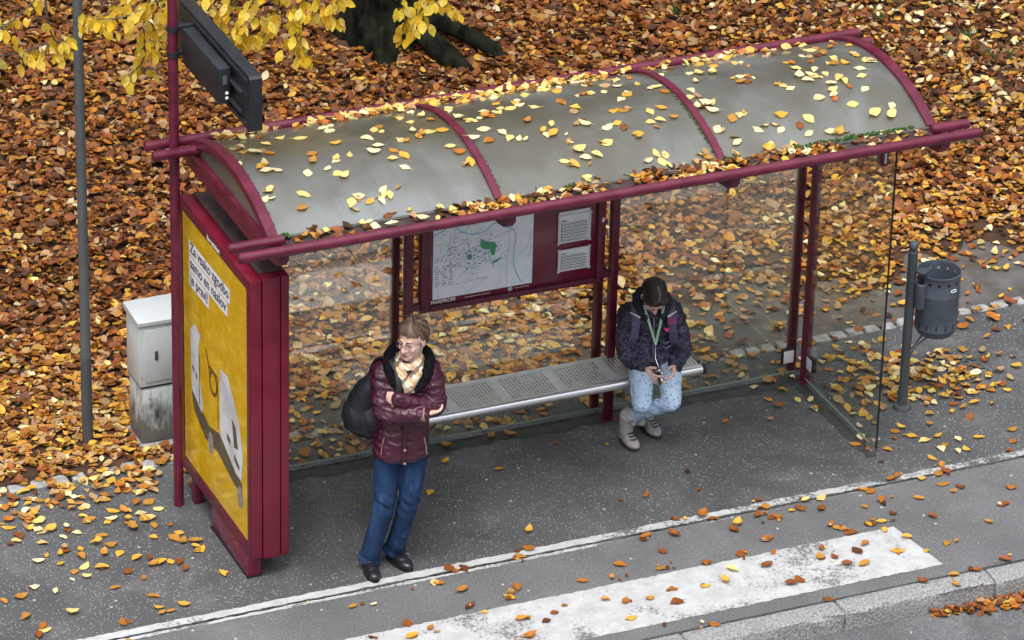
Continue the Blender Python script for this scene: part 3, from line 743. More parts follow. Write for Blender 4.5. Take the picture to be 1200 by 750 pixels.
# bench
BE = tag(box_part('bench', S, M['perf'], .43, 2.575, -.42, -.085, .447, .4495))
for i in range(3):
    bm = B()
bm.free()
bm = B(); tube(bm, [(.40, -.435, .438), (2.585, -.435, .438)], .031, 20); finish('front_rail', bm, M['tube_steel'], BE)
bm = B()
for a in (.40, 2.585): tube(bm, [(a - .012, -.435, .438), (a + .004 if a < 1 else a + .012, -.435, .438)], .033, 20)
pieces('end_cap', bm, M['black'], BE)
bm = B(); bx(bm, .42, 2.58, -.10, -.075, .425, .447, bev=.004); finish('rear_rail', bm, M['steel'], BE)
for a in (.43, 2.565):
    box_part('end_plate', BE, M['steel'], a - .008, a + .008, -.42, -.085, .43, .4465)
for X in (.73, 2.102):
    bm = B(); prism(bm, [(-.42, .43), (-.1, .43), (-.1, .30), (-.13, .30), (-.40, .40)], 'x', X - .05, X - .035); finish('bracket', bm, M['steel'], BE)
    bm = B(); bx(bm, X - .10, X - .03, -.15, -.13, .27, .40, bev=.004); finish('bracket_plate', bm, M['steel'], BE)
box_part('foot_stop', BE, M['black'], .385, .455, -.46, -.42, .33, .40, bev=.02)

# ------------------------------------------------------------------ advertising case on the left end
A_ = tag(box_part('advert_case', S, M['case'], -.69, -.618, -1.17, .02, .165, 2.00, bev=.006))
for x0, x1, z0 in ((-.610, -.503, .150), (-.497, -.447, .150)):
    bm = B(); bx(bm, x0, x1, -1.166, .02, z0, 2.0, bev=.006); finish('case_side', bm, M['case'], A_)
box_part('case_seam', A_, M['black'], -.64, -.46, -1.15, .01, .18, 1.985)
box_part('case_top', A_, M['gutter'], -.61, -.46, -1.1, 0, 2.001, 2.012, bev=.003)
box_part('pedestal', A_, M['maroon_panel'], -.686, -.600, -1.10, -.48, .004, .1645, bev=.003)
box_part('pedestal_base', A_, M['black'], -.690, -.596, -1.105, -.47, 0, .012)
box_part('case_leg', A_, M['maroon'], -.685, -.63, -.18, -.12, 0, .1645, bev=.004)
PX = -.6905
bm = B()
fr = .0035
bx(bm, PX - fr, PX, -1.17, -1.125, .175, 1.99, bev=.001); bx(bm, PX - fr, PX, -.03, .01, .175, 1.99, bev=.001)
bx(bm, PX - fr, PX, -1.1245, -.0305, .175, .265, bev=.001); bx(bm, PX - fr, PX, -1.1245, -.0305, 1.935, 1.99, bev=.001)
pieces('poster_frame_bar', bm, M['maroon'], A_)
bm = B()
n = 60  # poster paper, its back edge slightly wavy behind the glass
a = [bm.verts.new((PX - .001, -1.12, .27 + 1.66 * i / n)) for i in range(n + 1)]
b = [bm.verts.new((PX - .001, -.036 - .007 * abs(math.sin(i * .9)) * abs(math.sin(i * .37 + 1)), .27 + 1.66 * i / n)) for i in range(n + 1)]
for i in range(n): bm.faces.new((a[i], a[i + 1], b[i + 1], b[i]))
finish('poster', bm, M['poster'], A_)
def pq(bm, pts, lift): bm.faces.new([bm.verts.new((PX - lift, y, z)) for y, z in pts])
bm = B()
pq(bm, [(-.145, 1.79), (-.845, 1.79), (-.845, 1.695), (-.145, 1.695)], .0016)
pq(bm, [(-.145, 1.688), (-.80, 1.688), (-.80, 1.593), (-.145, 1.593)], .0016)
pq(bm, [(-.145, 1.586), (-.485, 1.586), (-.485, 1.49), (-.145, 1.49)], .0016)
pieces('slogan_strip', bm, M['white'], A_)
for s, y1, z in (('Za vsako zgodbo', -.825, 1.72), ('samo en naslov', -.78, 1.617), ('je pravi!', -.465, 1.515)):
    letters('slogan_line', M['ink'], A_, s, .095, (PX - .0022, -.165, z), (0, -1, 0), (0, 0, 1), width=abs(y1 + .165), bold=.0012)
bm = B(); add_text(bm, 'Europlakat', .042, (PX - .0042, -.47, 1.945), (0, -1, 0), (0, 0, 1), width=.21); finish('case_lettering', bm, M['white'], A_)
# printed open delivery van
bm = B()
pq(bm, [(-.155, 1.20), (-.23, 1.27), (-.33, 1.24), (-.30, 1.16), (-.295, .98), (-.36, .80), (-.35, .72), (-.17, .80)], .0018)
pq(bm, [(-.665, 1.19), (-.80, 1.20), (-.90, 1.09), (-.99, .98), (-1.05, .80), (-1.02, .62), (-.93, .62), (-.66, .74)], .0018)
pieces('printed_van_door', bm, pbr('print_white', (.44, .47, .53), (.66, .68, .72), 7, rough=.3), A_)
bm = B()
pq(bm, [(-.165, .80), (-.36, .74), (-.47, .70), (-.64, .74), (-.93, .64), (-1.03, .60), (-1.03, .54), (-.9, .53), (-.62, .60), (-.4, .58), (-.2, .68)], .0016)
pq(bm, [(-.86, .96), (-.93, .93), (-.97, .80), (-.9, .78)], .0021)
pq(bm, [(-.18, .98), (-.22, .96), (-.22, .93), (-.18, .95)], .0021); pq(bm, [(-.24, .96), (-.27, .94), (-.27, .90), (-.24, .92)], .0021); pq(bm, [(-.78, .82), (-.84, .80), (-.84, .76), (-.78, .78)], .0021); pq(bm, [(-.90, .74), (-.99, .70), (-.99, .665), (-.90, .70)], .0021)
for yy in (-.3, -.62): pq(bm, [(yy, 1.1), (yy - .012, 1.1), (yy - .012, .76), (yy, .76)], .0020)
finish('printed_van_chassis', bm, pbr('print_dark', (.05, .045, .03), (.1, .09, .06), 20, rough=.4), A_)
bm = B()
for k in range(18):
    a0, a1 = 2 * PI * k / 18, 2 * PI * (k + 1) / 18
    bm.faces.new([bm.verts.new((PX - .0021, -.55 - r * .9 * math.cos(a), 1.03 + r * 1.1 * math.sin(a))) for r, a in ((.078, a0), (.078, a1), (.056, a1), (.056, a0))])
pq(bm, [(-.42, 1.20), (-.435, 1.2), (-.50, 1.06), (-.485, 1.05)], .0021)
pq(bm, [(-.47, 1.12), (-.62, 1.11), (-.62, 1.095), (-.47, 1.10)], .0022)
finish('printed_post_horn', bm, pbr('print_brown', (.11, .05, .01), rough=.4), A_)
bm = B()
for cy, cz in ((-.50, .60), (-1.0, .50)):
    bm.faces.new([bm.verts.new((PX - .0023, cy + .045 * math.cos(2 * PI * k / 16), cz + .075 * math.sin(2 * PI * k / 16))) for k in range(16)])
pieces('printed_wheel', bm, pbr('print_grey', (.33, .33, .33), (.12, .12, .12), 60, rough=.4), A_)
bm = B()
for _ in range(150):
    t_ = random.random(); y = -.2 - .75 * t_ + random.gauss(0, .03); z = 1.27 - .05 * t_ + abs(random.gauss(0, .06)); s = random.uniform(.003, .008)
    pq(bm, [(y, z), (y - s, z + s * .4), (y - s * .2, z + s)], .0017)
finish('printed_sparks', bm, pbr('print_specks', (.12, .08, .01), rough=.4), A_)

# ------------------------------------------------------------------ mast with the departure display
DM = thing('information_display', (-.775, -.145, 0), 'black electronic departure display on a tall maroon mast beside the advert case', 'display')
bm = B(); tube(bm, [(-.775, -.145, 0), (-.775, -.145, 3.9)], .03, 20); finish('mast', bm, M['maroon'], DM)
bm = B()
for z in (3.0, 3.16): tube(bm, [(-.775, -.145, z - .018), (-.775, -.145, z + .018)], .036, 20)
for z in (3.0, 3.16): bx(bm, -.75, -.645, -.165, -.125, z - .012, z + .012)
pieces('bracket', bm, M['dark'], DM)
bm = B(); prism(bm, [(-1.05, 2.88), (-1.05, 3.2), (-1.035, 3.215), (.13, 3.215), (.15, 3.2), (.15, 2.88)], 'x', -.64, -.565)
h = finish('display_housing', bm, M['dark'], DM, smooth=False)
bm = B(); bx(bm, -.652, -.641, -1.03, .1, 2.905, 2.925); bx(bm, -.652, -.641, -1.03, .1, 3.08, 3.10); bx(bm, -.652, -.641, -1.03, .1, 3.17, 3.19); pieces('cooling_rib', bm, M['dark'], h)
bm = B(); bx(bm, -.564, -.559, -1.0, .1, 2.92, 3.17); finish('screen', bm, M['black'], h)
bm = B(); bx(bm, -.735, -.66, -.80, -.19, 2.955, 3.175, bev=.008); h2 = finish('control_box', bm, M['dark'], DM)
bm = B()
for z in (2.99, 3.02): ball(bm, (-.685, -.801, z), .011, sub=2)
pieces('cable_gland', bm, M['white_metal'], h2)
box_part('rating_plate', h2, M['grey_paint'], -.71, -.685, -.8035, -.801, 3.075, 3.13)
bm = B(); tube(bm, [(-.668, -.60, 3.10), (-.655, -.97, 3.09)], .012, 8); tube(bm, [(-.668, -.60, 2.98), (-.655, -.97, 2.97)], .012, 8)
pieces('box_mount', bm, M['dark'], h2)

# ------------------------------------------------------------------ grey lamp post, cabinet, bin
LP = thing('lamp_post', (-1.043, .788, 0), 'plain grey round steel post standing in the leaves left of the cabinet', 'post')
bm = B(); tube(bm, [(-1.043, .788, -.05), (-1.043, .788, .62)], .0345, 20); finish('lower_tube', bm, M['pole_paint'], LP)
bm = B(); tube(bm, [(-1.043, .788, .62), (-1.043, .788, 4.6)], [.0315, .028], 20); tube(bm, [(-1.043, .788, .60), (-1.043, .788, .63)], .035, 20); finish('upper_tube', bm, M['grey_paint'], LP)

CB = thing('utility_cabinet', (-.50, .735, 0), 'pale grey two-part utility cabinet with dirty lower door behind the advert case', 'cabinet')
bm = B(); bx(bm, -.745, -.28, .62, .85, -.02, .405, bev=.006); finish('lower_case', bm, M['cabinet'], CB)
bm = B(); bx(bm, -.755, -.27, .61, .86, .415, .84, bev=.006); finish('upper_case', bm, M['cabinet'], CB)
bm = B(); bx(bm, -.75, -.275, .615, .855, .404, .416); finish('seam', bm, M['black'], CB)
bm = B(); loft(bm, [[V((-.765, .6, .845)), V((-.25, .585, .845)), V((-.25, .885, .845)), V((-.765, .885, .845))], [V((-.765, .6, .868)), V((-.25, .585, .868)), V((-.25, .885, .885)), V((-.765, .885, .885))], [V((-.75, .615, .876)), V((-.27, .605, .878)), V((-.27, .865, .895)), V((-.75, .865, .893))]])
finish('lid', bm, M['cabinet'], CB)
bm = B(); bx(bm, -.72, -.30, .612, .619, .03, .385, bev=.002); finish('door', bm, M['cabinet'], CB)
bm = B(); bx(bm, -.72, -.30, .602, .609, .45, .81, bev=.002); finish('door', bm, M['cabinet'], CB)
bm = B(); bx(bm, -.66, -.64, .594, .603, .60, .66, bev=.002); finish('handle', bm, M['pole_paint'], CB)
bm = B(); bx(bm, -.66, -.64, .603, .613, .19, .25, bev=.002); finish('handle', bm, M['pole_paint'], CB)
box_part('plinth', CB, M['cobble'], -.77, -.25, .56, .88, -.05, .012, bev=.006)

LB = thing('litter_bin', (3.911, -.635, 0), 'dark grey round litter bin hung on a post with ball finial', 'bin')
px_, py_ = 3.911, -.635
bm = B(); tube(bm, [(px_, py_, 0), (px_, py_, 1.11)], .03, 20); finish('post', bm, M['pole_paint'], LB)
bm = B(); lathe(bm, (px_, py_, 0), [(.06, 0), (.06, .012), (.052, .026), (.034, .03), (.034, .04)]); finish('base_collar', bm, M['pole_paint'], LB)
bm = B(); lathe(bm, (px_, py_, 1.105), [(.033, 0), (.033, .012), (.018, .018), (.018, .024)], 20); ball(bm, (px_, py_, 1.155), .033, sub=3); finish('finial', bm, M['bin_paint'], LB)
cx_, cy_ = px_ + .195, py_ - .005
bm = B(); n = 40
prof = [(.0, .505), (.085, .507), (.115, .52), (.130, .548), (.133, .56), (.136, .566), (.136, .572), (.133, .578), (.134, .63), (.136, .80), (.1375, .804), (.1375, .812), (.136, .816), (.136, .935), (.141, .94), (.142, .952), (.134, .953), (.130, .94), (.128, .6), (.1, .54), (.0, .535)]
lathe(bm, (cx_, cy_, 0), prof, n, caps=False); finish('basket', bm, M['bin_paint'], LB)
bm = B()
for k in range(14):
    a = 2 * PI * k / 14 + .2; d = V((math.cos(a), math.sin(a), 0)); c = V((cx_, cy_, .905)) + d * .1362
    tube(bm, [c - d * .009, c + d * .0008], .011, 12)
    c2 = V((cx_, cy_, .60)) + d * .1335; u = V((-d.y, d.x, 0))
    loft(bm, [[c2 + u * s * .004 + d * e + V((0, 0, zz)) for s, zz in ((-1, -.018), (1, -.018), (1, .018), (-1, .018))] for e in (-.004, .0015)])
finish('drain_holes', bm, M['black'], LB)
bm = B()
for k in range(14):
    a = 2 * PI * k / 14 + .2; d = V((math.cos(a), math.sin(a), 0)); c = V((cx_, cy_, .905)) + d * .1275
    tube(bm, [c - d * .0006, c + d * .001], .011, 12)
finish('inner_hole_rims', bm, M['cobble'], LB)
bm = B(); ax_, ay_ = px_ + .048, py_ - .045
lathe(bm, (ax_, ay_, 0), [(.0, .735), (.036, .735), (.038, .74), (.038, .90), (.034, .905), (.0, .905)], 22); finish('ashtray', bm, M['bin_paint'], LB)
bm = B(); lathe(bm, (ax_, ay_, 0), [(.030, .985), (.040, .985), (.041, .997), (.030, .997)], 22); tube(bm, [(ax_ - .034, ay_ + .015, .9), (ax_ - .034, ay_ + .015, .99)], .006, 8); tube(bm, [(ax_ + .034, ay_ + .015, .9), (ax_ + .034, ay_ + .015, .99)], .006, 8); lathe(bm, (ax_, ay_, 0), [(0, .985), (.03, .985), (.03, .99), (0, .99)], 22); finish('ashtray_cover', bm, M['bin_paint'], LB)
bm = B(); lathe(bm, (ax_ , ay_, 0), [(0, .906), (.018, .906), (.018, .9075), (0, .9075)], 16); finish('stub_hole', bm, M['black'], LB)
bm = B(); tube(bm, smooth_path([(px_ + .02, py_, .33), (px_ + .05, py_, .42), (px_ + .15, py_, .49), (cx_, cy_, .506)], 2), .006, 8); tube(bm, [(px_ + .02, py_, .40), (px_ + .12, py_, .52)], .006, 8); bx(bm, px_ + .02, px_ + .075, py_ - .015, py_ + .015, .80, .83); finish('hanger', bm, M['bin_paint'], LB)
bm = B(); d = V((.25, -.97, 0)).normalized(); u = V((.97, .25, 0)); c = V((cx_, cy_, .86)) + d * .1385
tube(bm, [c + u * .022 * math.cos(2 * PI * k / 16) + V((0, 0, .009 * math.sin(2 * PI * k / 16))) for k in range(17)], .003, 6); finish('badge', bm, M['white'], LB)
# ------------------------------------------------------------------ leaves
PAL = {  # real leaf colours
 'pale yellow': (.72, .56, .20), 'cream': (.74, .63, .36), 'golden': (.66, .38, .05), 'ochre': (.46, .22, .035),
 'orange': (.42, .15, .02), 'rusty': (.25, .078, .016), 'tan': (.42, .26, .12), 'brown': (.135, .046, .014), 'dark brown': (.07, .026, .010)}
def leaf_template(fold, curl, wav=0):
    st = [(.0, 0), (.12, .25), (.33, .46), (.58, .48), (.82, .27), (1, 0)]
    L = []
    def z(t, s): return fold * abs(s) + curl * (2 * t - 1) ** 2 + wav * math.sin(t * 9) * s
    mid = [(t, 0, z(t, 0)) for t, _ in st]
    lf = [(t, w, z(t, w)) for t, w in st[1:5]]; rt = [(t, -w, z(t, -w)) for t, w in st[1:5]]
    vs = mid + lf + rt          # 0..5, 6..9, 10..13
    fs = [(0, 1, 6), (1, 2, 7, 6), (2, 3, 8, 7), (3, 4, 9, 8), (4, 5, 9), (0, 10, 1), (1, 10, 11, 2), (2, 11, 12, 3), (3, 12, 13, 4), (4, 13, 5)]
    return np.array(vs), fs

def leaf_cloud(name, pos, length, yaw, pitch, roll, fold, curl, tone, parent=None):
    """many leaves as one mesh with a colour per leaf"""
    n = len(pos)
    base, fs = leaf_template(0, 0)
    t = base[:, 0][None]; s = base[:, 1][None]
    wr = rng.uniform(.52, .74, (n, 1))
    wav = rng.uniform(-.12, .12, (n, 1)); ph = rng.uniform(0, 6, (n, 1))
    z = fold[:, None] * np.abs(s) + curl[:, None] * ((2 * t - 1) ** 2) + wav * np.sin(t * 8 + ph) * s * 2
    P = np.stack([(t - .5) * np.ones_like(wr), s * wr * (1 + wav), z], -1) * length[:, None, None]
    cz, sz, cy, sy, cx, sx = np.cos(yaw), np.sin(yaw), np.cos(pitch), np.sin(pitch), np.cos(roll), np.sin(roll)
    Rm = np.empty((n, 3, 3))
    Rm[:, 0, 0] = cz * cy; Rm[:, 0, 1] = cz * sy * sx - sz * cx; Rm[:, 0, 2] = cz * sy * cx + sz * sx
    Rm[:, 1, 0] = sz * cy; Rm[:, 1, 1] = sz * sy * sx + cz * cx; Rm[:, 1, 2] = sz * sy * cx - cz * sx
    Rm[:, 2, 0] = -sy; Rm[:, 2, 1] = cy * sx; Rm[:, 2, 2] = cy * cx
    P = np.einsum('nij,nkj->nki', Rm, P) + pos[:, None, :]
    nv = base.shape[0]
    loops = np.concatenate([np.array(f) for f in fs]); lens = np.array([len(f) for f in fs])
    li = (loops[None] + (np.arange(n) * nv)[:, None]).ravel()
    ll = np.tile(lens, n); ls = np.concatenate([[0], np.cumsum(ll)[:-1]])
    me = bpy.data.meshes.new(name)
    me.vertices.add(n * nv); me.vertices.foreach_set('co', P.reshape(-1, 3).astype(np.float32).ravel())
    me.loops.add(len(li)); me.loops.foreach_set('vertex_index', li.astype(np.int32))
    me.polygons.add(len(ll)); me.polygons.foreach_set('loop_start', ls.astype(np.int32))
    try: me.polygons.foreach_set('loop_total', ll.astype(np.int32))
    except Exception: pass
    me.update(calc_edges=True); me.validate()
    a = me.attributes.new('tone', 'FLOAT_COLOR', 'FACE')
    c = np.repeat(np.concatenate([tone, np.ones((n, 1))], 1), len(fs), 0)
    a.data.foreach_set('color', c.astype(np.float32).ravel())
    me.polygons.foreach_set('use_smooth', [True] * len(me.polygons))
    me.materials.append(M['leaf_att'])
    o = bpy.data.objects.new(name, me); COL.objects.link(o)
    if parent is not None: o.parent = parent; o.location = -parent.location
    return o

keys = list(PAL); pal = np.array([PAL[k] for k in keys])
def tones(n, w):
    w = np.array(w, float); w /= w.sum()
    i = rng.choice(len(keys), n, p=w)
    return pal[i] * rng.uniform(.8, 1.2, (n, 1)) * rng.uniform(.92, 1.08, (n, 3))

def value_noise(x, y, s, seed=0):
    r = np.random.default_rng(seed); g = r.random((64, 64))
    fx, fy = x / s + 31, y / s + 17
    ix, iy = np.floor(fx).astype(int), np.floor(fy).astype(int); tx, ty = fx - ix, fy - iy
    tx = tx * tx * (3 - 2 * tx); ty = ty * ty * (3 - 2 * ty)
    G = lambda a, b: g[a % 64, b % 64]
    return (G(ix, iy) * (1 - tx) + G(ix + 1, iy) * tx) * (1 - ty) + (G(ix, iy + 1) * (1 - tx) + G(ix + 1, iy + 1) * tx) * ty

def litter():
    n = 195000
    x = rng.uniform(-5.5, 13.5, n); y = rng.uniform(-.2, 11.8, n)
    # keep what the picture and a step to either side can see
    ax = .4456 * (y + 22.35) - 8.485           # view axis on the ground
    keep = np.abs((x - ax) * .918) < 6.0
    nz = value_noise(x, y, .55, 1) * .6 + value_noise(x, y, .18, 2) * .4
    edge = np.where(x < -.2, .52, np.where(x < 3.2, .35, .8)) + .0
    d = np.clip((y - edge) / .9, 0, 1)
    dens = np.where(d > 0, .16 + .84 * d, 0)
    dens = np.where((x < -.2) & (y > .52), np.clip(.88 + 1.2 * (y - .52), 0, 1), dens)
    dens = np.where((x > -.2) & (y > .05) & (y <= edge), .10, dens)
    dens = np.where((x > -.5) & (x < 3.3) & (y > .05) & (y < 1.6), np.maximum(dens, .18 + .22 * np.clip((1.6 - x) / 1.5, 0, 1)), dens)
    dens = np.where((x > 3.2) & (y > .05) & (y < 1.15), .06 + .28 * np.clip((y - .45) / .7, 0, 1) ** 1.3, dens)
    dens = np.where((x < -.55) & (y > .02) & (y <= .52), .3, dens)
    # barer, mossy soil to the far right
    bare = np.clip((x - 5.2) / 1.5, 0, 1) * np.clip((y - 2.0) / 1.0, 0, 1)
    dens = dens * (1 - .35 * bare * (nz > .45))
    keep &= rng.random(n) < dens * np.where(dens < .9, np.clip(nz * 2 - .1, 0, 1.3), 1)
    # nothing inside trunk or cabinet
    keep &= ~((np.hypot(x - 2.84, y - 5.86) < .27))
    keep &= ~((x > -.78) & (x < -.25) & (y > .58) & (y < .88))
    x, y, nz = x[keep], y[keep], nz[keep]; n = len(x)
    deep = np.clip((y - 1.0) / 2.0, 0, 1)
    z = rng.uniform(.004, .014 + .028 * deep, n)
    L = rng.uniform(.05, .092, n) * rng.choice([1, 1, .9, .65, 1.2], n)
    yaw = rng.uniform(0, 2 * PI, n); sc = .13 + .13 * deep
    pitch = rng.normal(0, 1, n) * sc; roll = rng.normal(0, 1, n) * sc
    z += np.abs(np.sin(pitch)) * L * .4 + np.abs(np.sin(roll)) * L * .2
    fold = rng.uniform(-.1, .45, n); curl = rng.uniform(-.12, .28, n)
    far = .82 * tones(n, [.05, .16, .5, 1.5, 1.6, 4.6, 1.3, 3.0, .8]); near = tones(n, [.3, .55, 1.5, 2.6, 1.3, 1.3, 2.0, .7, .15]); right = .85 * tones(n, [.3, 1.1, .8, 1.7, .8, 2.2, 2.0, 2.8, 1.2])
    top = (rng.random(n) < np.clip((z - .012) / .05, 0, .35))
    wr = rng.random(n) < bare[keep] * .9
    wn = rng.random(n) < np.clip(1.35 - (y - .3) / 1.7, .0, 1)
    tone = np.where(wr[:, None], right, np.where(wn[:, None], near, far))
    return tag(leaf_cloud('leaf_litter', np.stack([x, y, z], 1), L, yaw, pitch, roll, fold, curl, tone), 'thick litter of fallen brown, orange and yellow beech leaves behind the shelter', 'leaf litter', kind='stuff')
litter()

def gutter_litter():
    n = 560
    x = rng.uniform(-.58, 3.48, n)
    p = .1 + 1.0 * value_noise(x, x * 0, .3, 5) ** 1.4; p = np.where((x > .45) & (x < 2.2), p * 1.3, p); p = np.where(x > 3.1, p * .35, p); p = np.where(x < .1, p * .7, p)
    x = x[rng.random(n) < p]; n = len(x)
    y = rng.normal(-1.474, .05, n).clip(-1.565, -1.385); z = 2.384 + rng.random(n) * .02
    a = (x, y, z, tones(n, [1.3, 1.3, 1.2, 1.4, .9, 2.0, 1.0, 1.8, .6]), rng.uniform(.05, .085, n))
    n2 = 620
    x2 = rng.uniform(-.55, 3.46, n2); q = .2 + .9 * value_noise(x2, x2 * 0, .4, 8) ** 1.3; q = np.where(x2 > 3.0, q * .3, q)
    x2 = x2[rng.random(n2) < q]; n2 = len(x2)
    y2 = rng.normal(-.17, .085, n2).clip(-.42, -.05); z2 = np.where(y2 < -.1, np.array([roof_z(min(v, -.1)) for v in y2]) + .006, 2.385) + rng.random(n2) * .028
    b = (x2, y2, z2, tones(n2, [3.6, 2.2, 2.0, 1.2, .7, .5, .8, .3, .1]), rng.uniform(.05, .08, n2))
    for (X, Y, Z, T, LL), lab in ((a, 'brown and yellow leaves packed in the front roof gutter'), (b, 'yellow leaves heaped along the rear edge of the shelter roof')):
        m = len(X)
        tag(leaf_cloud('gutter_leaves', np.stack([X, Y, Z], 1), LL, rng.uniform(0, 6.28, m), rng.normal(0, .3, m), rng.normal(0, .3, m), rng.uniform(-.1, .5, m), rng.uniform(-.1, .3, m), T), lab, 'leaves', kind='stuff')
gutter_litter()

def street_litter():
    n = 2600
    x = 3.0 + 6.4 * rng.random(n) ** .8; y = -2.75 - np.abs(rng.normal(0, .13, n)) * np.clip((x - 2.9) / 1.0, .1, 1); z = -.118 + rng.random(n) * .018
    tag(leaf_cloud('kerbside_leaves', np.stack([x, y, z], 1), rng.uniform(.05, .08, n), rng.uniform(0, 6.28, n), rng.normal(0, .25, n), rng.normal(0, .25, n), rng.uniform(-.1, .4, n), rng.uniform(-.1, .3, n), tones(n, [.1, .15, .4, .8, 1.6, 3.5, 1.0, 2.0, .3])), 'rusty wet leaves drifted in the street gutter under the kerb', 'leaves', kind='stuff')
street_litter()

def bin_litter():
    m = 230
    x = np.concatenate([rng.normal(4.18, .36, m), rng.normal(3.9, .3, 60), rng.uniform(-2.3, -.8, 110)]); y = np.concatenate([rng.normal(-.40, .21, m), rng.normal(-.05, .2, 60), .38 - np.abs(rng.normal(0, .28, 110))])
    k = ~((np.hypot(x - 3.911, y + .635) < .07)) & (x != 0) & ~((x > 3.44) & (x < 3.52)) & (y < .36)
    k &= ~((np.abs(x + .73) < .1) & (y > -.25))
    x, y = x[k], y[k]; n = len(x)
    tag(leaf_cloud('scattered_leaves', np.stack([x, y, .006 + rng.random(n) * .018], 1), rng.uniform(.055, .09, n), rng.uniform(0, 6.28, n), rng.normal(0, .16, n), rng.normal(0, .16, n), rng.uniform(-.05, .4, n), rng.uniform(-.1, .25, n), tones(n, [1.4, 1.2, 2.3, 2.4, 1.0, .7, 1.3, .3, .05])), 'ochre and yellow leaves strewn over the asphalt round the bin and along the cobbles', 'leaves', kind='stuff')
bin_litter()

# leaves one can tell apart: each its own object, sharing a few meshes
def leaf_meshes():
    out = []
    for k in range(10):
        fold, curl, wav = [(.02, .02, 0), (.12, .05, .04), (.3, .12, .06), (.05, .18, -.05), (.4, .05, .05), (-.06, .06, .08), (.2, .24, 0), (.08, .0, .1), (.15, -.06, .05), (.35, .3, .1)][k]
        vs, fs = leaf_template(fold, curl, wav)
        w = random.uniform(.5, .72)
        bm = B(); q = [bm.verts.new((v[0] - .5 + random.uniform(-.02, .02), v[1] * w + random.uniform(-.03, .03) * (1 if abs(v[1]) > 0 else 0), v[2])) for v in vs]
        for f in fs: bm.faces.new([q[i] for i in f])
        stem = [V((-.5, 0, vs[0][2])), V((-.62, .02, vs[0][2] + .02)), V((-.72, .06, vs[0][2]))]
        tube(bm, stem, [.012, .01, .009], 4)
        bmesh.ops.subdivide_edges(bm, edges=[e for e in bm.edges if e.calc_length() > .18], cuts=1, smooth=.6)
        me = bpy.data.meshes.new('leaf'); bm.to_mesh(me); bm.free(); me.materials.append(M['leaf_obj'])
        me.polygons.foreach_set('use_smooth', [True] * len(me.polygons))
        out.append((me, 'folded' if fold > .25 else 'curled' if curl > .1 else 'flat'))
    return out
LM = leaf_meshes()
ORD = ['leftmost', 'second from the left', 'third from the left', 'fourth from the left', 'fifth from the left', 'sixth from the left', 'seventh from the left', 'eighth from the left', 'ninth from the left', 'tenth from the left']
def place_leaves(pts, surf, colours, describe, group, smin, smax):
    rec = []
    for (x, y) in pts:
        z, nrm = surf(x, y)
        col = random.choices(list(colours), list(colours.values()))[0]
        me, shape = random.choice(LM)
        o = bpy.data.objects.new('leaf', me); COL.objects.link(o)
        s = random.uniform(smin, smax); yaw = random.uniform(0, 2 * PI)
        q = V((0, 0, 1)).rotation_difference(nrm) @ Matrix.Rotation(yaw, 3, 'Z').to_quaternion()
        o.rotation_mode = 'QUATERNION'; o.rotation_quaternion = q; o.scale = (s, s, s); o.location = V((x, y, z)) + nrm * .006
        k = random.uniform(.85, 1.15); c = PAL[col]; o.color = (c[0] * k, c[1] * k, c[2] * k, 1)
        size = 'small' if s < smin + (smax - smin) * .4 else 'large' if s > smin + (smax - smin) * .75 else 'medium'
        rec.append((o, f"{size} {shape} {col.replace(' ', '-')} leaf {describe(x, y)}"))
    byl = {}
    for o, l in rec: byl.setdefault(l, []).append(o)
    for l, os_ in byl.items():
        os_.sort(key=lambda o: o.location.x * .918 - o.location.y * .395)
        for i, o in enumerate(os_):
            lab = l if len(os_) == 1 else f"{l}, {ORD[min(i, 9)]}"
            tag(o, lab, 'leaf', group)

def roof_surf(x, y):
    z = roof_z(y) + .001; n = V((0, y - RY, z - RZ)).normalized(); return z, n
def roof_desc(x, y):
    bay = 'left' if x < .735 else 'middle' if x < 2.149 else 'right'
    band = 'low' if y < -1.15 else 'near crest' if y > -.78 else 'mid slope'
    third = (x + .642) % 1.389
    side = 'left part' if third < .4 else 'right part' if third > 1.0 else 'centre'
    return f"on {bay} roof bay, {band}, {side}"
def flat_surf(x, y):
    return (.009 if abs(y + 1.45) < .06 or (y < -1.94 and y > -2.45 and x < 3.2) else .004), V((random.uniform(-.05, .05), random.uniform(-.05, .05), 1)).normalized()
def pave_desc(x, y):
    if y < -2.54: return 'on the granite kerb'
    if y < -1.94 and x < 3.2: return 'on the painted white bar' + (' near its end' if x > 2.2 else '')
    if -1.53 < y < -1.37: return 'lying on the thin white line'
    if y < -1.5: return 'on asphalt ' + ('left of the woman' if x < 0 else 'between line and bar' if x < 3.0 else 'beyond the bar')
    if x < -.75: return 'left of the advert case ' + ('by cobbles' if y > 0 else 'mid-way' if y > -.6 else 'near its foot')
    if x > 3.48: return 'right of the glass ' + ('near the bin' if y > -1.0 else 'by its foot')
    return 'on the shelter floor ' + ('near the bench' if y > -.6 else 'in front')
ROOFCOL = {'pale yellow': 4, 'cream': 3.2, 'golden': 1.4, 'ochre': .9, 'orange': .5}
place_leaves(ROOF, roof_surf, ROOFCOL, roof_desc, 'fallen leaves on the shelter roof', .062, .095)
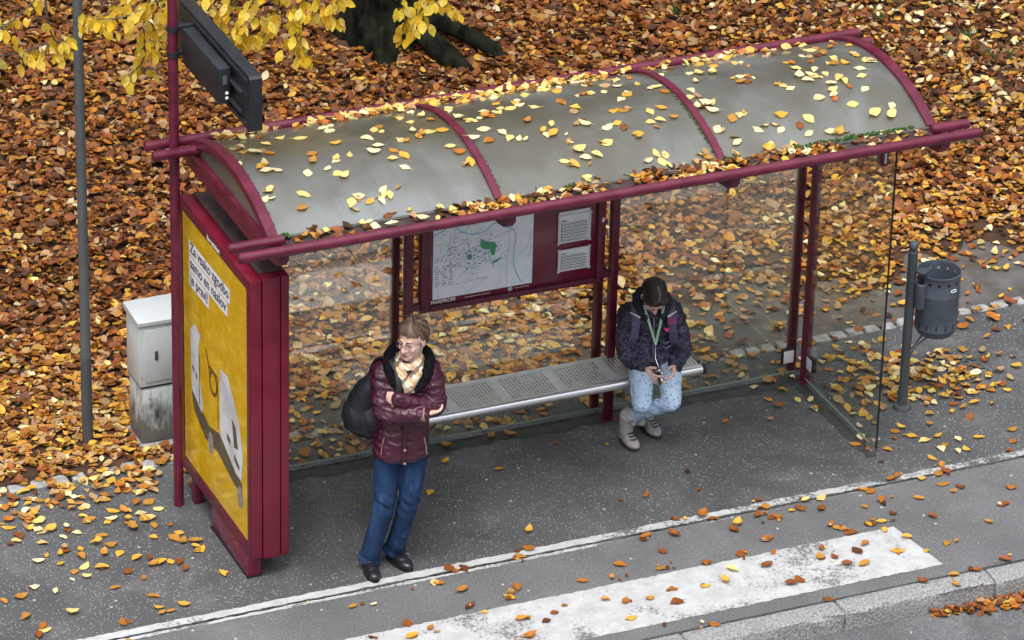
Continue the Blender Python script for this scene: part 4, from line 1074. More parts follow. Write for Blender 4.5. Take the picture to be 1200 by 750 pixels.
def roof_debris():   # leaf scraps and wet leaves stuck in twos and threes to the sheet
    X = []; Y = []
    for x, y in ROOF:
        for _ in range(random.choice((0, 0, 0, 1, 1, 2))): X.append(x + random.gauss(0, .04)); Y.append(y + random.gauss(0, .03))
    X += list(rng.uniform(-.55, 3.45, 130)); Y += list(-.2 - np.abs(rng.normal(0, .22, 130)))
    X, Y = np.array(X).clip(-.55, 3.45), np.array(Y).clip(-1.38, -.14); n = len(X)
    k = np.minimum(np.abs(X - .735), np.abs(X - 2.149)) > .04; X, Y = X[k], Y[k]; n = len(X)
    Z = np.array([roof_z(v) for v in Y]); sl = np.arctan2(-(Y - RY), Z - RZ)
    Ls = rng.uniform(.035, .08, n); yaw = rng.uniform(0, 2 * PI, n)
    pitch = -np.sin(yaw) * -sl * -1; roll = np.cos(yaw) * -sl
    tag(leaf_cloud('roof_leaf_scraps', np.stack([X, Y, Z + .009], 1), Ls, yaw, pitch, roll, rng.uniform(0, .1, n), rng.uniform(-.03, .1, n), tones(n, [2.5, 2.5, 1.2, 1.4, .8, .9, 1.6, .5, .1])), 'small wet leaf scraps stuck all over the frosted shelter roof', 'leaves', kind='stuff')
roof_debris()
left = [p for p in PAVE if p[0] < -.7]; rest = [p for p in PAVE if p[0] >= -.7]
extra = []
for (x, y) in left:
    if len(extra) < 30 and random.random() < .8: extra.append((x + random.gauss(0, .08), y + random.gauss(0, .08)))
place_leaves(left + [e for e in extra if e[0] < -.86], flat_surf, {'pale yellow': 1, 'cream': .8, 'golden': 2, 'ochre': 3, 'orange': 1.6, 'rusty': .7}, pave_desc, 'fallen leaves on the pavement', .06, .1)
def pavement_scraps():
    X = []; Y = []
    for x, y in PAVE:
        if y < -1.3:
            for _ in range(random.choice((0, 0, 1, 1, 2, 3))): X.append(x + random.gauss(0, .035)); Y.append(y + random.gauss(0, .02))
    X += list(rng.uniform(-2, 4.3, 60)); Y += list(rng.uniform(-2.5, -.2, 60))
    X, Y = np.array(X), np.array(Y); k = (Y > -2.68) & ~((X > -.8) & (X < -.4) & (Y > -1.25)); X, Y = X[k], Y[k]; n = len(X)
    tag(leaf_cloud('pavement_leaf_scraps', np.stack([X, Y, .010 + rng.random(n) * .004], 1), rng.uniform(.02, .06, n), rng.uniform(0, 6.28, n), rng.normal(0, .08, n), rng.normal(0, .08, n), rng.uniform(0, .2, n), rng.uniform(-.05, .1, n), tones(n, [.3, .6, .8, 1.5, 1.8, 2.6, 1.2, 1.3, .3])), 'small wet rusty leaf scraps scattered over the asphalt and paint', 'leaves', kind='stuff')
pavement_scraps()
wet = [p for p in rest if p[1] < -1.3]; dry = [p for p in rest if p[1] >= -1.3]
place_leaves(wet, flat_surf, {'golden': .8, 'ochre': 2, 'orange': 2.6, 'rusty': 2.6, 'brown': .8, 'pale yellow': .35}, pave_desc, 'fallen leaves on the pavement', .055, .1)
place_leaves(dry, flat_surf, {'golden': 2, 'ochre': 2, 'pale yellow': 1.6, 'cream': 1, 'orange': .8}, pave_desc, 'fallen leaves on the pavement', .06, .095)

# ------------------------------------------------------------------ moss and grass
def moss(x, y, z, sx, sy, sz, label):
    bm = B()
    for _ in range(int(14 + sx * 300)):
        a = random.uniform(-1, 1); b = random.uniform(-1, 1)
        r = random.uniform(.006, .013); ball(bm, (x + a * sx, y + b * sy, z + (1 - a * a) * sz * random.random()), r, sub=1)
    tag(finish('moss_clump', bm, M['moss'], loc=(x, y, z)), label, 'moss')
moss(1.185, -1.425, 2.392, .045, .016, .022, 'round green moss cushion in the gutter before the middle roof bay')
moss(2.16, -1.43, 2.392, .04, .018, .026, 'bright moss cushion at the foot of the third roof rib')
moss(2.99, -1.405, 2.392, .05, .012, .022, 'largest moss cushion on the edge of the right roof bay')
moss(-.575, -1.43, 2.392, .024, .016, .018, 'small moss tuft at the front left roof corner')
for x0, x1, lab in ((2.62, 2.93, 'long thin line of moss on the right roof edge, left half'), (3.06, 3.42, 'thin line of moss on the right roof edge near the corner')):
    bm = B()
    for _ in range(90):
        x = random.uniform(x0, x1); ball(bm, (x, -1.405 + random.uniform(-.012, .012), 2.392 + random.random() * .012), random.uniform(.005, .011), sub=1)
    tag(finish('moss_line', bm, M['moss'], loc=((x0 + x1) / 2, -1.405, 2.39)), lab, 'moss')
for k, X in enumerate((.735, 2.149)):
    bm = B()
    for _ in range(60):
        y = random.uniform(-1.35, -.75); ball(bm, (X + .03 * (-1) ** k + random.uniform(-.01, .01) + (.0 if k else .0), y, roof_z(y) + .004), random.uniform(.003, .007), sub=1)
    tag(finish('moss_line', bm, M['moss'] if k else M['gasket'], loc=(X, -1, 2.5)), ('dark crumbly moss along the second roof rib', 'green crumbly moss along the third roof rib')[k], 'moss')
TUFT = [(7.04, 4.24, 'below the top right corner'), (7.15, 3.82, 'at the right edge of the leaf litter'), (6.57, 4.77, 'beyond the right roof end, far back'), (7.02, 3.87, 'just left of the right edge tuft'), (6.14, 2.64, 'closest to the right roof corner'), (5.16, 5.44, 'behind the right roof bay at the top'), (7.25, 4.85, 'in the top right corner')]
for x, y, where in TUFT:
    bm = B()
    for _ in range(46):
        a = random.uniform(0, 2 * PI); r = abs(random.gauss(0, .05)); p = V((x + r * math.cos(a), y + r * math.sin(a), 0)); l = random.uniform(.05, .12)
        d = V((random.gauss(0, .5), random.gauss(0, .5), 1)).normalized(); w = V((math.cos(a + 1.5), math.sin(a + 1.5), 0)) * .004
        m = p + d * l * .6; t = p + d * l + V((d.x, d.y, -.3)) * l * .4
        q = [bm.verts.new(v) for v in (p - w, p + w, m + w * .8, m - w * .8, t)]
        bm.faces.new(q[:4]); bm.faces.new((q[3], q[2], q[4]))
    tag(finish('grass_tuft', bm, M['grass'], loc=(x, y, 0)), f'small green grass tuft {where}', 'grass')

# ------------------------------------------------------------------ beech tree: trunk behind the shelter, limb reaching over the mast
TREE = thing('beech_tree', (2.72, 5.86, 0), 'dark mossy beech trunk with spreading roots and overhanging yellow leafed twigs', 'tree')
bm = B(); rings = []
for z, r in ((-.15, .40), (0, .35), (.08, .32), (.2, .29), (.45, .27), (1.0, .255), (2.2, .24), (3.6, .22), (5.2, .2)):
    ring = []
    for k in range(36):
        a = 2 * PI * k / 36
        fl = max(0, 1 - z / .6) * (.12 * math.sin(3 * a + .8) + .07 * math.sin(5 * a + 2)) + .03 * math.sin(4 * a + z * 2)
        rr = r * (1 + fl * 1.05); ring.append(V((2.72 + rr * math.cos(a), 5.86 + rr * math.sin(a), z)))
    rings.append(ring)
loft(bm, rings)
for pts, rad in (([(2.78, 5.68, .28), (2.92, 5.35, .12), (3.08, 5.0, .03), (3.22, 4.78, -.05)], [.12, .09, .055, .02]),
                 ([(2.9, 5.78, .28), (3.2, 5.4, .1), (3.42, 5.12, .03), (3.62, 4.95, -.05)], [.12, .075, .045, .02]),
                 ([(2.6, 5.62, .22), (2.56, 5.4, .06), (2.5, 5.2, -.05)], [.15, .1, .04])):
    P = smooth_path(pts, 2); n = len(P)
    tube(bm, P, [rad[min(int(i / (n - 1) * (len(rad) - 1)), len(rad) - 2)] * (1 - (i / (n - 1) * (len(rad) - 1)) % 1) + rad[min(int(i / (n - 1) * (len(rad) - 1)) + 1, len(rad) - 1)] * ((i / (n - 1) * (len(rad) - 1)) % 1) if i < n - 1 else rad[-1] for i in range(n)], 12)
def bark_disp(co):
    a = np.arctan2(co[:, 1] - 5.86, co[:, 0] - 2.72)
    return (value_noise(a * 1.2 + 9, co[:, 2] * .4, .12, 3) - .5) * .05 + (value_noise(co[:, 0] + co[:, 2], co[:, 1] - co[:, 2], .13, 6) - .5) * .07
remeshed('trunk', bm, .02, 1, M['bark'], TREE, bark_disp)
bm = B()
for pts, rad in (([(2.72, 5.86, 5.0), (2.0, 4.2, 5.2), (.9, 1.8, 4.8), (-.2, .6, 4.05), (-1.2, .40, 3.85), (-2.2, .35, 3.75)], [.09, .07, .055, .035, .022, .012]),
                 ([(.4, 1.1, 4.5), (.9, .5, 3.9), (1.25, .3, 3.65)], [.04, .022, .012]), ([(2.72, 5.86, 5.1), (3.5, 6.4, 6.4), (4.2, 6.6, 7.2)], [.13, .09, .04]), ([(2.72, 5.86, 5.1), (2.4, 6.6, 6.5), (2.2, 7, 7.3)], [.12, .08, .04])):
    tube(bm, pts, rad, 10)
for ob in TREE.children: ob.location.x += .12
finish('branch', bm, M['bark'], TREE)
TREE.children[-1].location.x += .12
bm = B(); LP_ = []; LD = []
for tw in TWIGS:
    p0 = V(tw[0]); anchor = V((p0.x * .9 - .02, .45, 3.85 if p0.x < .3 else 3.75))
    P = smooth_path([anchor] + [V(q) for q in tw], 3); n = len(P)
    tube(bm, P, [.007 * (1 - i / n) + .0028 for i in range(n)], 5)
    S_ = resample(P, .034)
    lo = .25
    for i, p in enumerate(S_):
        if i < len(S_) * lo: continue
        d = (S_[min(i + 1, len(S_) - 1)] - S_[max(i - 1, 0)]).normalized()
        for sd in (-1, 1):
            if random.random() < (.26 if p.x < -1.0 else .6 if p.x < .3 else .34):
                LP_.append(p + V((random.gauss(0, .014), random.gauss(0, .02), random.gauss(0, .012)))); LD.append((d, sd))
        # short side twigs give the sprays some width
        if random.random() < (.14 if p.x < -1.0 else .27):
            e = p + V((random.uniform(-.13, .13), random.uniform(-.08, .08), random.uniform(-.09, .02)))
            tube(bm, [p, e], [.0026, .0016], 4)
            for q in (.4, .7, 1.0):
                if random.random() < .85:
                    LP_.append(p.lerp(e, q) + V((random.gauss(0, .01), 0, random.gauss(0, .01)))); LD.append(((e - p).normalized(), random.choice((-1, 1))))
finish('twigs', bm, M['twig'], TREE)
bm = B()
me = bpy.data.meshes.new('foliage'); vs = []; fs = []; tn = []
YL = [(.86, .62, .05), (.9, .7, .10), (.82, .54, .03), (.92, .76, .2), (.74, .46, .04), (.86, .66, .07)]
for p, (d, sd) in zip(LP_, LD):
    l = random.uniform(.055, .092); w = random.uniform(.5, .68) * l
    side = d.cross(V((0, 0, 1)));
    if side.length < .05: side = V((1, 0, 0))
    ax = (d * .25 + side.normalized() * sd * random.uniform(.2, .7) + V((random.gauss(0, .2), random.gauss(0, .2), -.75 - random.random() * .5))).normalized()
    nr = V((random.gauss(-.35, .5), random.gauss(-.85, .4), random.gauss(.45, .4))); u = ax.cross(nr).normalized(); nn = u.cross(ax)
    T, F = leaf_template(random.uniform(-.1, .35), random.uniform(-.15, .25), random.uniform(-.1, .1))
    b0 = len(vs)
    for t in T: vs.append(p + ax * (t[0] * l) + u * (t[1] * w) + nn * (t[2] * l * .8))
    c = random.choice(YL); k = random.uniform(.85, 1.1)
    for f in F: fs.append([b0 + i for i in f]); tn.append((c[0] * k, c[1] * k, c[2] * k, 1))
me.from_pydata(vs, [], fs); me.validate()
a = me.attributes.new('tone', 'FLOAT_COLOR', 'FACE'); a.data.foreach_set('color', np.array(tn, np.float32).ravel())
me.polygons.foreach_set('use_smooth', [True] * len(me.polygons))
me.materials.append(M['hanging_leaf'])
o = bpy.data.objects.new('foliage', me); COL.objects.link(o); o.parent = TREE; o.location = -TREE.location

# park wood added above the frame to darken what roof and rails mirror
def wood():
    n = 26000
    cx = rng.uniform(-22, 42, 60); cy = rng.uniform(17, 24, 60); cz = rng.uniform(5, 15, 60); k = rng.integers(0, 60, n)
    d = rng.normal(0, 1, (n, 3)); d /= np.linalg.norm(d, axis=1)[:, None]; d *= (rng.random(n) ** .33)[:, None] * np.array([3.4, 3.0, 3.6])
    pos = np.stack([cx[k], cy[k], cz[k]], 1) + d
    T = np.array([(.05, .035, .008), (.12, .06, .01), (.03, .025, .01), (.2, .12, .015), (.02, .016, .01)])
    o = leaf_cloud('wood', pos, rng.uniform(.5, .95, n), rng.uniform(0, 6.28, n), rng.normal(0, .8, n), rng.normal(0, .8, n), rng.uniform(-.1, .4, n), rng.uniform(-.1, .3, n), T[rng.integers(0, 5, n)])
    bm = bmesh.new(); bm.from_mesh(o.data)
    for x, y in zip(cx[:40], cy[:40]): tube(bm, [(x, y, -.1), (x + .1, y, 3), (x, y + .1, 9)], [.3, .24, .12], 8)
    bm.to_mesh(o.data); bm.free()
    tag(o, 'unseen autumn park wood added beyond the leaf litter for the roof to mirror', 'wood', kind='stuff')
wood()
# ------------------------------------------------------------------ people
def unit(*a): return V(a).normalized()
def cloth_check(name, base, lines):
    m, nt, out = new_mat(name)
    v = coords(nt); s = nt.nodes.new('ShaderNodeSeparateXYZ'); nt.links.new(v, s.inputs[0])
    c = base
    col = None
    def stripe(sock, freq, width, off):
        f = math_n(nt, 'FRACT', math_n(nt, 'ADD', math_n(nt, 'MULTIPLY', sock, freq), off))
        return math_n(nt, 'LESS_THAN', f, width)
    diag = math_n(nt, 'ADD', s.outputs[0], math_n(nt, 'MULTIPLY', s.outputs[2], .8))
    diag2 = math_n(nt, 'SUBTRACT', s.outputs[2], math_n(nt, 'MULTIPLY', s.outputs[0], .7))
    col = mixc(nt, stripe(diag, 12, .22, .1), base, lines[0])
    col = mixc(nt, math_n(nt, 'MULTIPLY', stripe(diag2, 11, .2, .4), .8), col, lines[1])
    col = mixc(nt, math_n(nt, 'MULTIPLY', stripe(diag, 12, .07, .45), .9), col, lines[2])
    p = N(nt, 'ShaderNodeBsdfPrincipled', Roughness=.85)
    nt.links.new(col, p.inputs['Base Color']); nt.links.new(bump(nt, noise(nt, v, 40, 4), .5, .01), p.inputs['Normal'])
    nt.links.new(p.outputs[0], out.inputs[0]); return m

M['burgundy'] = pbr('quilted_nylon', (.04, .0045, .017), (.062, .008, .027), 14, rough=.4, spec=.5, bscale=26, bstr=.35, bdist=.014, stretch=(1, 1, 2.2))
M['burgundy_trim'] = pbr('nylon_trim', (.03, .004, .011), rough=.5)
M['zip'] = pbr('zip_metal', (.42, .22, .2), rough=.35, metal=.5)
M['fur'] = pbr('black_fleece', (.004, .004, .006), (.012, .011, .014), 60, rough=.95, spec=.1, bscale=140, bstr=1, bdist=.01)
def hair_mat(name, a, b, c):
    m, nt, out = new_mat(name)
    v = coords(nt, (1, 1, .3))
    n = noise(nt, v, 120, 4, .7, .4)
    g = nt.nodes.new('ShaderNodeNewGeometry')
    col = ramp(nt, math_n(nt, 'ADD', math_n(nt, 'MULTIPLY', n, .4), math_n(nt, 'MULTIPLY', g.outputs['Random Per Island'], .6)), [(.15, a), (.5, b), (.85, c)])
    p = N(nt, 'ShaderNodeBsdfPrincipled', Roughness=.42); p.inputs['Specular IOR Level'].default_value = .55
    nt.links.new(col, p.inputs['Base Color']); nt.links.new(bump(nt, n, .8, .006), p.inputs['Normal'])
    nt.links.new(p.outputs[0], out.inputs[0]); return m
M['hair_brown'] = hair_mat('brown_hair', (.03, .016, .010), (.12, .068, .043), (.30, .20, .145))
M['hair_dark'] = hair_mat('dark_hair', (.006, .004, .003), (.016, .01, .008), (.04, .028, .022))
M['scarf'] = cloth_check('plaid_scarf', (.66, .5, .3), ((.75, .72, .68), (.05, .035, .04), (.3, .06, .05)))
M['lips'] = pbr('lips', (.42, .13, .12), rough=.45)
M['eye_white'] = pbr('eye_white', (.6, .56, .52), rough=.3)
M['iris'] = pbr('iris', (.03, .025, .02), rough=.2)
M['brow'] = pbr('brow_hair', (.12, .065, .04), rough=.8)
M['leather'] = pbr('black_leather', (.008, .009, .013), (.016, .017, .024), 20, rough=.35, bscale=50, bstr=.15)
M['bag'] = pbr('bag_nylon', (.005, .006, .011), (.011, .013, .022), 9, rough=.6, bscale=12, bstr=.2, bdist=.02)
def denim(name, a, b, fade, dots=None):
    m, nt, out = new_mat(name)
    v = coords(nt)
    col = ramp(nt, noise(nt, coords(nt, (1, 1, .4)), 9, 6, .65, .3), [(.32, a), (.55, b), (.75, fade)])
    col = mixc(nt, .35, col, ramp(nt, noise(nt, coords(nt, (1, 1, .25)), 190, 2), [(.35, .6), (.65, 1.3)]), 'MULTIPLY')
    if dots:
        vo = N(nt, 'ShaderNodeTexVoronoi', Scale=36.0); vo.inputs['Randomness'].default_value = .55; nt.links.new(v, vo.inputs['Vector'])
        col = mixc(nt, math_n(nt, 'MULTIPLY', math_n(nt, 'LESS_THAN', vo.outputs['Distance'], .24), .75), col, dots)
    p = N(nt, 'ShaderNodeBsdfPrincipled', Roughness=.8); p.inputs['Specular IOR Level'].default_value = .2
    nt.links.new(col, p.inputs['Base Color']); nt.links.new(bump(nt, noise(nt, coords(nt, (1, 1, 1.3)), 14, 3, .5, .6), .3, .012), p.inputs['Normal'])
    nt.links.new(p.outputs[0], out.inputs[0]); return m
M['denim'] = denim('blue_denim', (.009, .022, .062), (.017, .045, .115), (.055, .115, .225))
M['denim_light'] = denim('pale_dotted_denim', (.36, .50, .68), (.44, .58, .74), (.54, .67, .80), (.09, .12, .25))
M['denim_hem'] = denim('pale_denim_hem', (.14, .22, .38), (.18, .28, .46), (.25, .36, .54))
def jacket_pattern():
    m, nt, out = new_mat('patterned_jacket_cloth')
    v = coords(nt)
    vo = N(nt, 'ShaderNodeTexVoronoi', Scale=48.0); vo.feature = 'DISTANCE_TO_EDGE'
    w = nt.nodes.new('ShaderNodeTexNoise'); w.inputs['Scale'].default_value = 22; nt.links.new(v, w.inputs['Vector'])
    vv = nt.nodes.new('ShaderNodeMix'); vv.data_type = 'RGBA'; vv.inputs[0].default_value = .07
    nt.links.new(v, vv.inputs[6]); nt.links.new(w.outputs['Color'], vv.inputs[7]); nt.links.new(vv.outputs[2], vo.inputs['Vector'])
    ln = math_n(nt, 'LESS_THAN', vo.outputs['Distance'], .07)
    ln = math_n(nt, 'MULTIPLY', ln, ramp(nt, noise(nt, v, 9, 3), [(.42, .1), (.6, .9)]))
    col = mixc(nt, ln, (.006, .006, .014), (.13, .115, .22))
    p = N(nt, 'ShaderNodeBsdfPrincipled', Roughness=.6)
    nt.links.new(col, p.inputs['Base Color']); nt.links.new(bump(nt, noise(nt, v, 18, 4, .6), .6, .02), p.inputs['Normal'])
    nt.links.new(p.outputs[0], out.inputs[0]); return m
M['navy_pattern'] = jacket_pattern()
M['navy'] = pbr('navy_cloth', (.006, .006, .012), (.014, .013, .024), 30, rough=.8)
M['purple'] = pbr('purple_webbing', (.05, .04, .085), (.11, .085, .16), 30, rough=.7)
M['magenta'] = pbr('magenta_cloth', (.17, .02, .11), (.24, .04, .16), 30, rough=.7)
M['pink'] = pbr('pink_plastic', (.75, .05, .18), rough=.35)
M['pale_pink'] = pbr('pale_pink_fleece', (.66, .42, .44), (.74, .52, .53), 60, rough=.9, bscale=120, bstr=.8)
M['lanyard'] = pbr('green_ribbon', (.2, .4, .24), (.34, .52, .36), 25, rough=.6)
M['boot'] = pbr('grey_suede', (.27, .25, .26), (.40, .375, .385), 25, rough=.85, bscale=90, bstr=.4)
M['boot_sole'] = pbr('boot_sole', (.03, .026, .026), rough=.8)
M['pompom'] = pbr('grey_pompom', (.36, .35, .35), (.5, .49, .48), 90, rough=.95, bscale=160, bstr=1, bdist=.01)
M['silver'] = pbr('bright_silver', (.75, .75, .76), rough=.2, metal=1)

def hand(bm, wrist, d, n, side=1, s=1.0, curl=.5):
    """palm, four unequal bent fingers and a thumb leaving the palm's side"""
    wrist, d, n = V(wrist), V(d).normalized(), V(n); n = (n - d * n.dot(d)).normalized(); k = n.cross(d) * side
    ball(bm, wrist + d * .045 * s, d * .052 * s, k * .042 * s, n * .017 * s, 2)
    limb(bm, [wrist - d * .004 * s, wrist + d * .02 * s], [.024 * s, .027 * s])
    for i, L in enumerate((.072, .080, .074, .058)):
        p = wrist + d * (.082 - .004 * abs(i - 1.3)) * s + k * (.031 - .0205 * i) * s
        dd = d + k * (.10 - .07 * i)
        pts = [wrist + d * .05 * s + k * (.022 - .015 * i) * s, p]
        for q, f in enumerate((.45, .32, .27)):
            a = curl * (.6 + q); v = (dd * math.cos(a) + n * math.sin(a)).normalized(); p = p + v * L * f * s; pts.append(p)
        limb(bm, pts, [.0095 * s, .0092 * s, .0085 * s, .0078 * s, .007 * s])
    p = wrist + d * .022 * s + k * .028 * s
    limb(bm, [p, p + (d * .55 + k * .75 + n * .35).normalized() * .038 * s, p + (d * .55 + k * .75 + n * .35).normalized() * .038 * s + (d * .85 + k * .2 + n * .5).normalized() * .034 * s], [.013 * s, .0105 * s, .0085 * s])

def head(bm, c, hf, hl, s=1.0):
    hf = V(hf).normalized(); hl = (V(hl) - hf * V(hl).dot(hf)).normalized(); hu = hf.cross(hl); c = V(c)
    P = lambda l, f, u: c + hl * l * s + hf * f * s + hu * u * s
    E = lambda p, a, b, d: ball(bm, p, hl * a * s, hf * b * s, hu * d * s, 3)
    E(P(0, -.012, .026), .073, .094, .082)            # skull
    E(P(0, .022, -.035), .060, .066, .078)            # face
    E(P(0, .05, -.085), .036, .036, .030)             # jaw
    E(P(0, .074, -.098), .018, .016, .016)            # chin
    for q in (-1, 1):
        E(P(.036 * q, .062, -.03), .022, .022, .022)  # cheek
        E(P(.030 * q, .083, .021), .022, .010, .008)  # brow ridge
        E(P(.075 * q, -.006, -.008), .008, .018, .030)  # ear
        E(P(.012 * q, .094, -.036), .009, .010, .008)  # nostril wing
    limb(bm, [P(0, .086, .012), P(0, .100, -.012), P(0, .110, -.032)], [.009 * s, .010 * s, .012 * s])
    E(P(0, .083, -.064), .024, .010, .008); E(P(0, .080, -.076), .020, .010, .007)
    return P, hf, hl, hu

def face_parts(root, P, hf, hl, hu, s=1.0):
    for q in (-1, 1):
        bm = B(); ball(bm, P(.031 * q, .078, .004), hl * .0145 * s, hf * .0105 * s, hu * .0095 * s); e = finish('eye', bm, M['eye_white'], root)
        bm = B(); ball(bm, P(.031 * q + .001, .0855, .003), hl * .0065 * s, hf * .0045 * s, hu * .0065 * s); finish('iris', bm, M['iris'], e)
        bm = B(); tube(bm, [P(.016 * q, .0875, .0115), P(.031 * q, .0895, .0155), P(.046 * q, .080, .0105)], [.0022 * s, .0026 * s, .002 * s], 6); finish('eyelid', bm, M['skin'], e)
        bm = B(); tube(bm, [P(.014 * q, .0925, .026), P(.032 * q, .0935, .031), P(.05 * q, .082, .026)], [.003 * s, .0035 * s, .002 * s], 6); finish('eyebrow', bm, M['brow'], root)
    bm = B(); tube(bm, [P(-.023, .083, -.067), P(-.010, .0935, -.065), P(0, .0945, -.0665), P(.010, .0935, -.065), P(.023, .083, -.067)], [.002 * s, .0048 * s, .004 * s, .0048 * s, .002 * s], 8)
    tube(bm, [P(-.019, .084, -.071), P(0, .0925, -.0745), P(.019, .084, -.071)], [.002 * s, .0052 * s, .002 * s], 8); finish('lips', bm, M['lips'], root)

def shoe(bm, heel, d, L, w=.045, h=.075):
    heel = V(heel); d = V((d[0], d[1], 0)).normalized(); k = V((-d.y, d.x, 0)); u = V((0, 0, 1))
    b = V((heel.x, heel.y, 0))
    ball(bm, b + d * .055 + u * .045, d * .06, k * w * .85, u * .045, 3)
    ball(bm, b + d * L * .55 + u * .040, d * L * .3, k * w * .95, u * .036, 3)
    ball(bm, b + d * (L - .062) + u * .032, d * .066, k * w, u * .030, 3)
    limb(bm, [b + d * .065 + u * .06, b + d * .07 + u * (h + .02)], [w * .95, w * .9])
def sole(bm, heel, d, L, w=.047, t=.02):
    d = V((d[0], d[1], 0)).normalized(); k = V((-d.y, d.x, 0)); b = V((heel[0], heel[1], 0)); n = 28; ring = []
    for i in range(n):
        a = 2 * PI * i / n; x = math.cos(a); y = math.sin(a)
        ring.append(b + d * (L / 2 + (L / 2 + .006) * x * (1 - .06 * y * y)) + k * y * w * (1.0 + .12 * x))
    loft(bm, [[p for p in ring], [p + V((0, 0, t)) for p in ring]])

def ellipse_loft(bm, secs, l, f, n=28, pitch=None, amp=.02):
    """secs: (centre, half width, half depth); fine rings, optionally swelling between quilt seams"""
    rings = []; fine = []
    for a, b in zip(secs, secs[1:]):
        m = max(1, int((V(b[0]) - V(a[0])).length / .008))
        for i in range(m): t = i / m; fine.append((V(a[0]).lerp(V(b[0]), t), a[1] + (b[1] - a[1]) * t, a[2] + (b[2] - a[2]) * t))
    fine.append((V(secs[-1][0]), secs[-1][1], secs[-1][2]))
    for c, rx, ry in fine:
        k = 1 + (amp * (2 * abs(math.sin(PI * c.z / pitch)) ** .7 - 1) if pitch else 0)
        ring = []
        for i in range(n):
            a = 2 * PI * i / n; ca, sa = math.cos(a), math.sin(a)
            q = 1.0
            ring.append(c + l * rx * k * math.copysign(abs(ca) ** .85, ca) + f * ry * k * math.copysign(abs(sa) ** .9, sa))
        rings.append(ring)
    loft(bm, rings)

def wrinkle(scale, amt, seed):
    def fn(co):
        n = value_noise(co[:, 0] * 1.0 + co[:, 1] * .7, co[:, 2] * 2.0 + co[:, 0] * .6, scale, seed) + .5 * value_noise(co[:, 1] - co[:, 0], co[:, 2] * 2.4 - co[:, 1], scale * .5, seed + 1)
        return (n - .75) * amt
    return fn

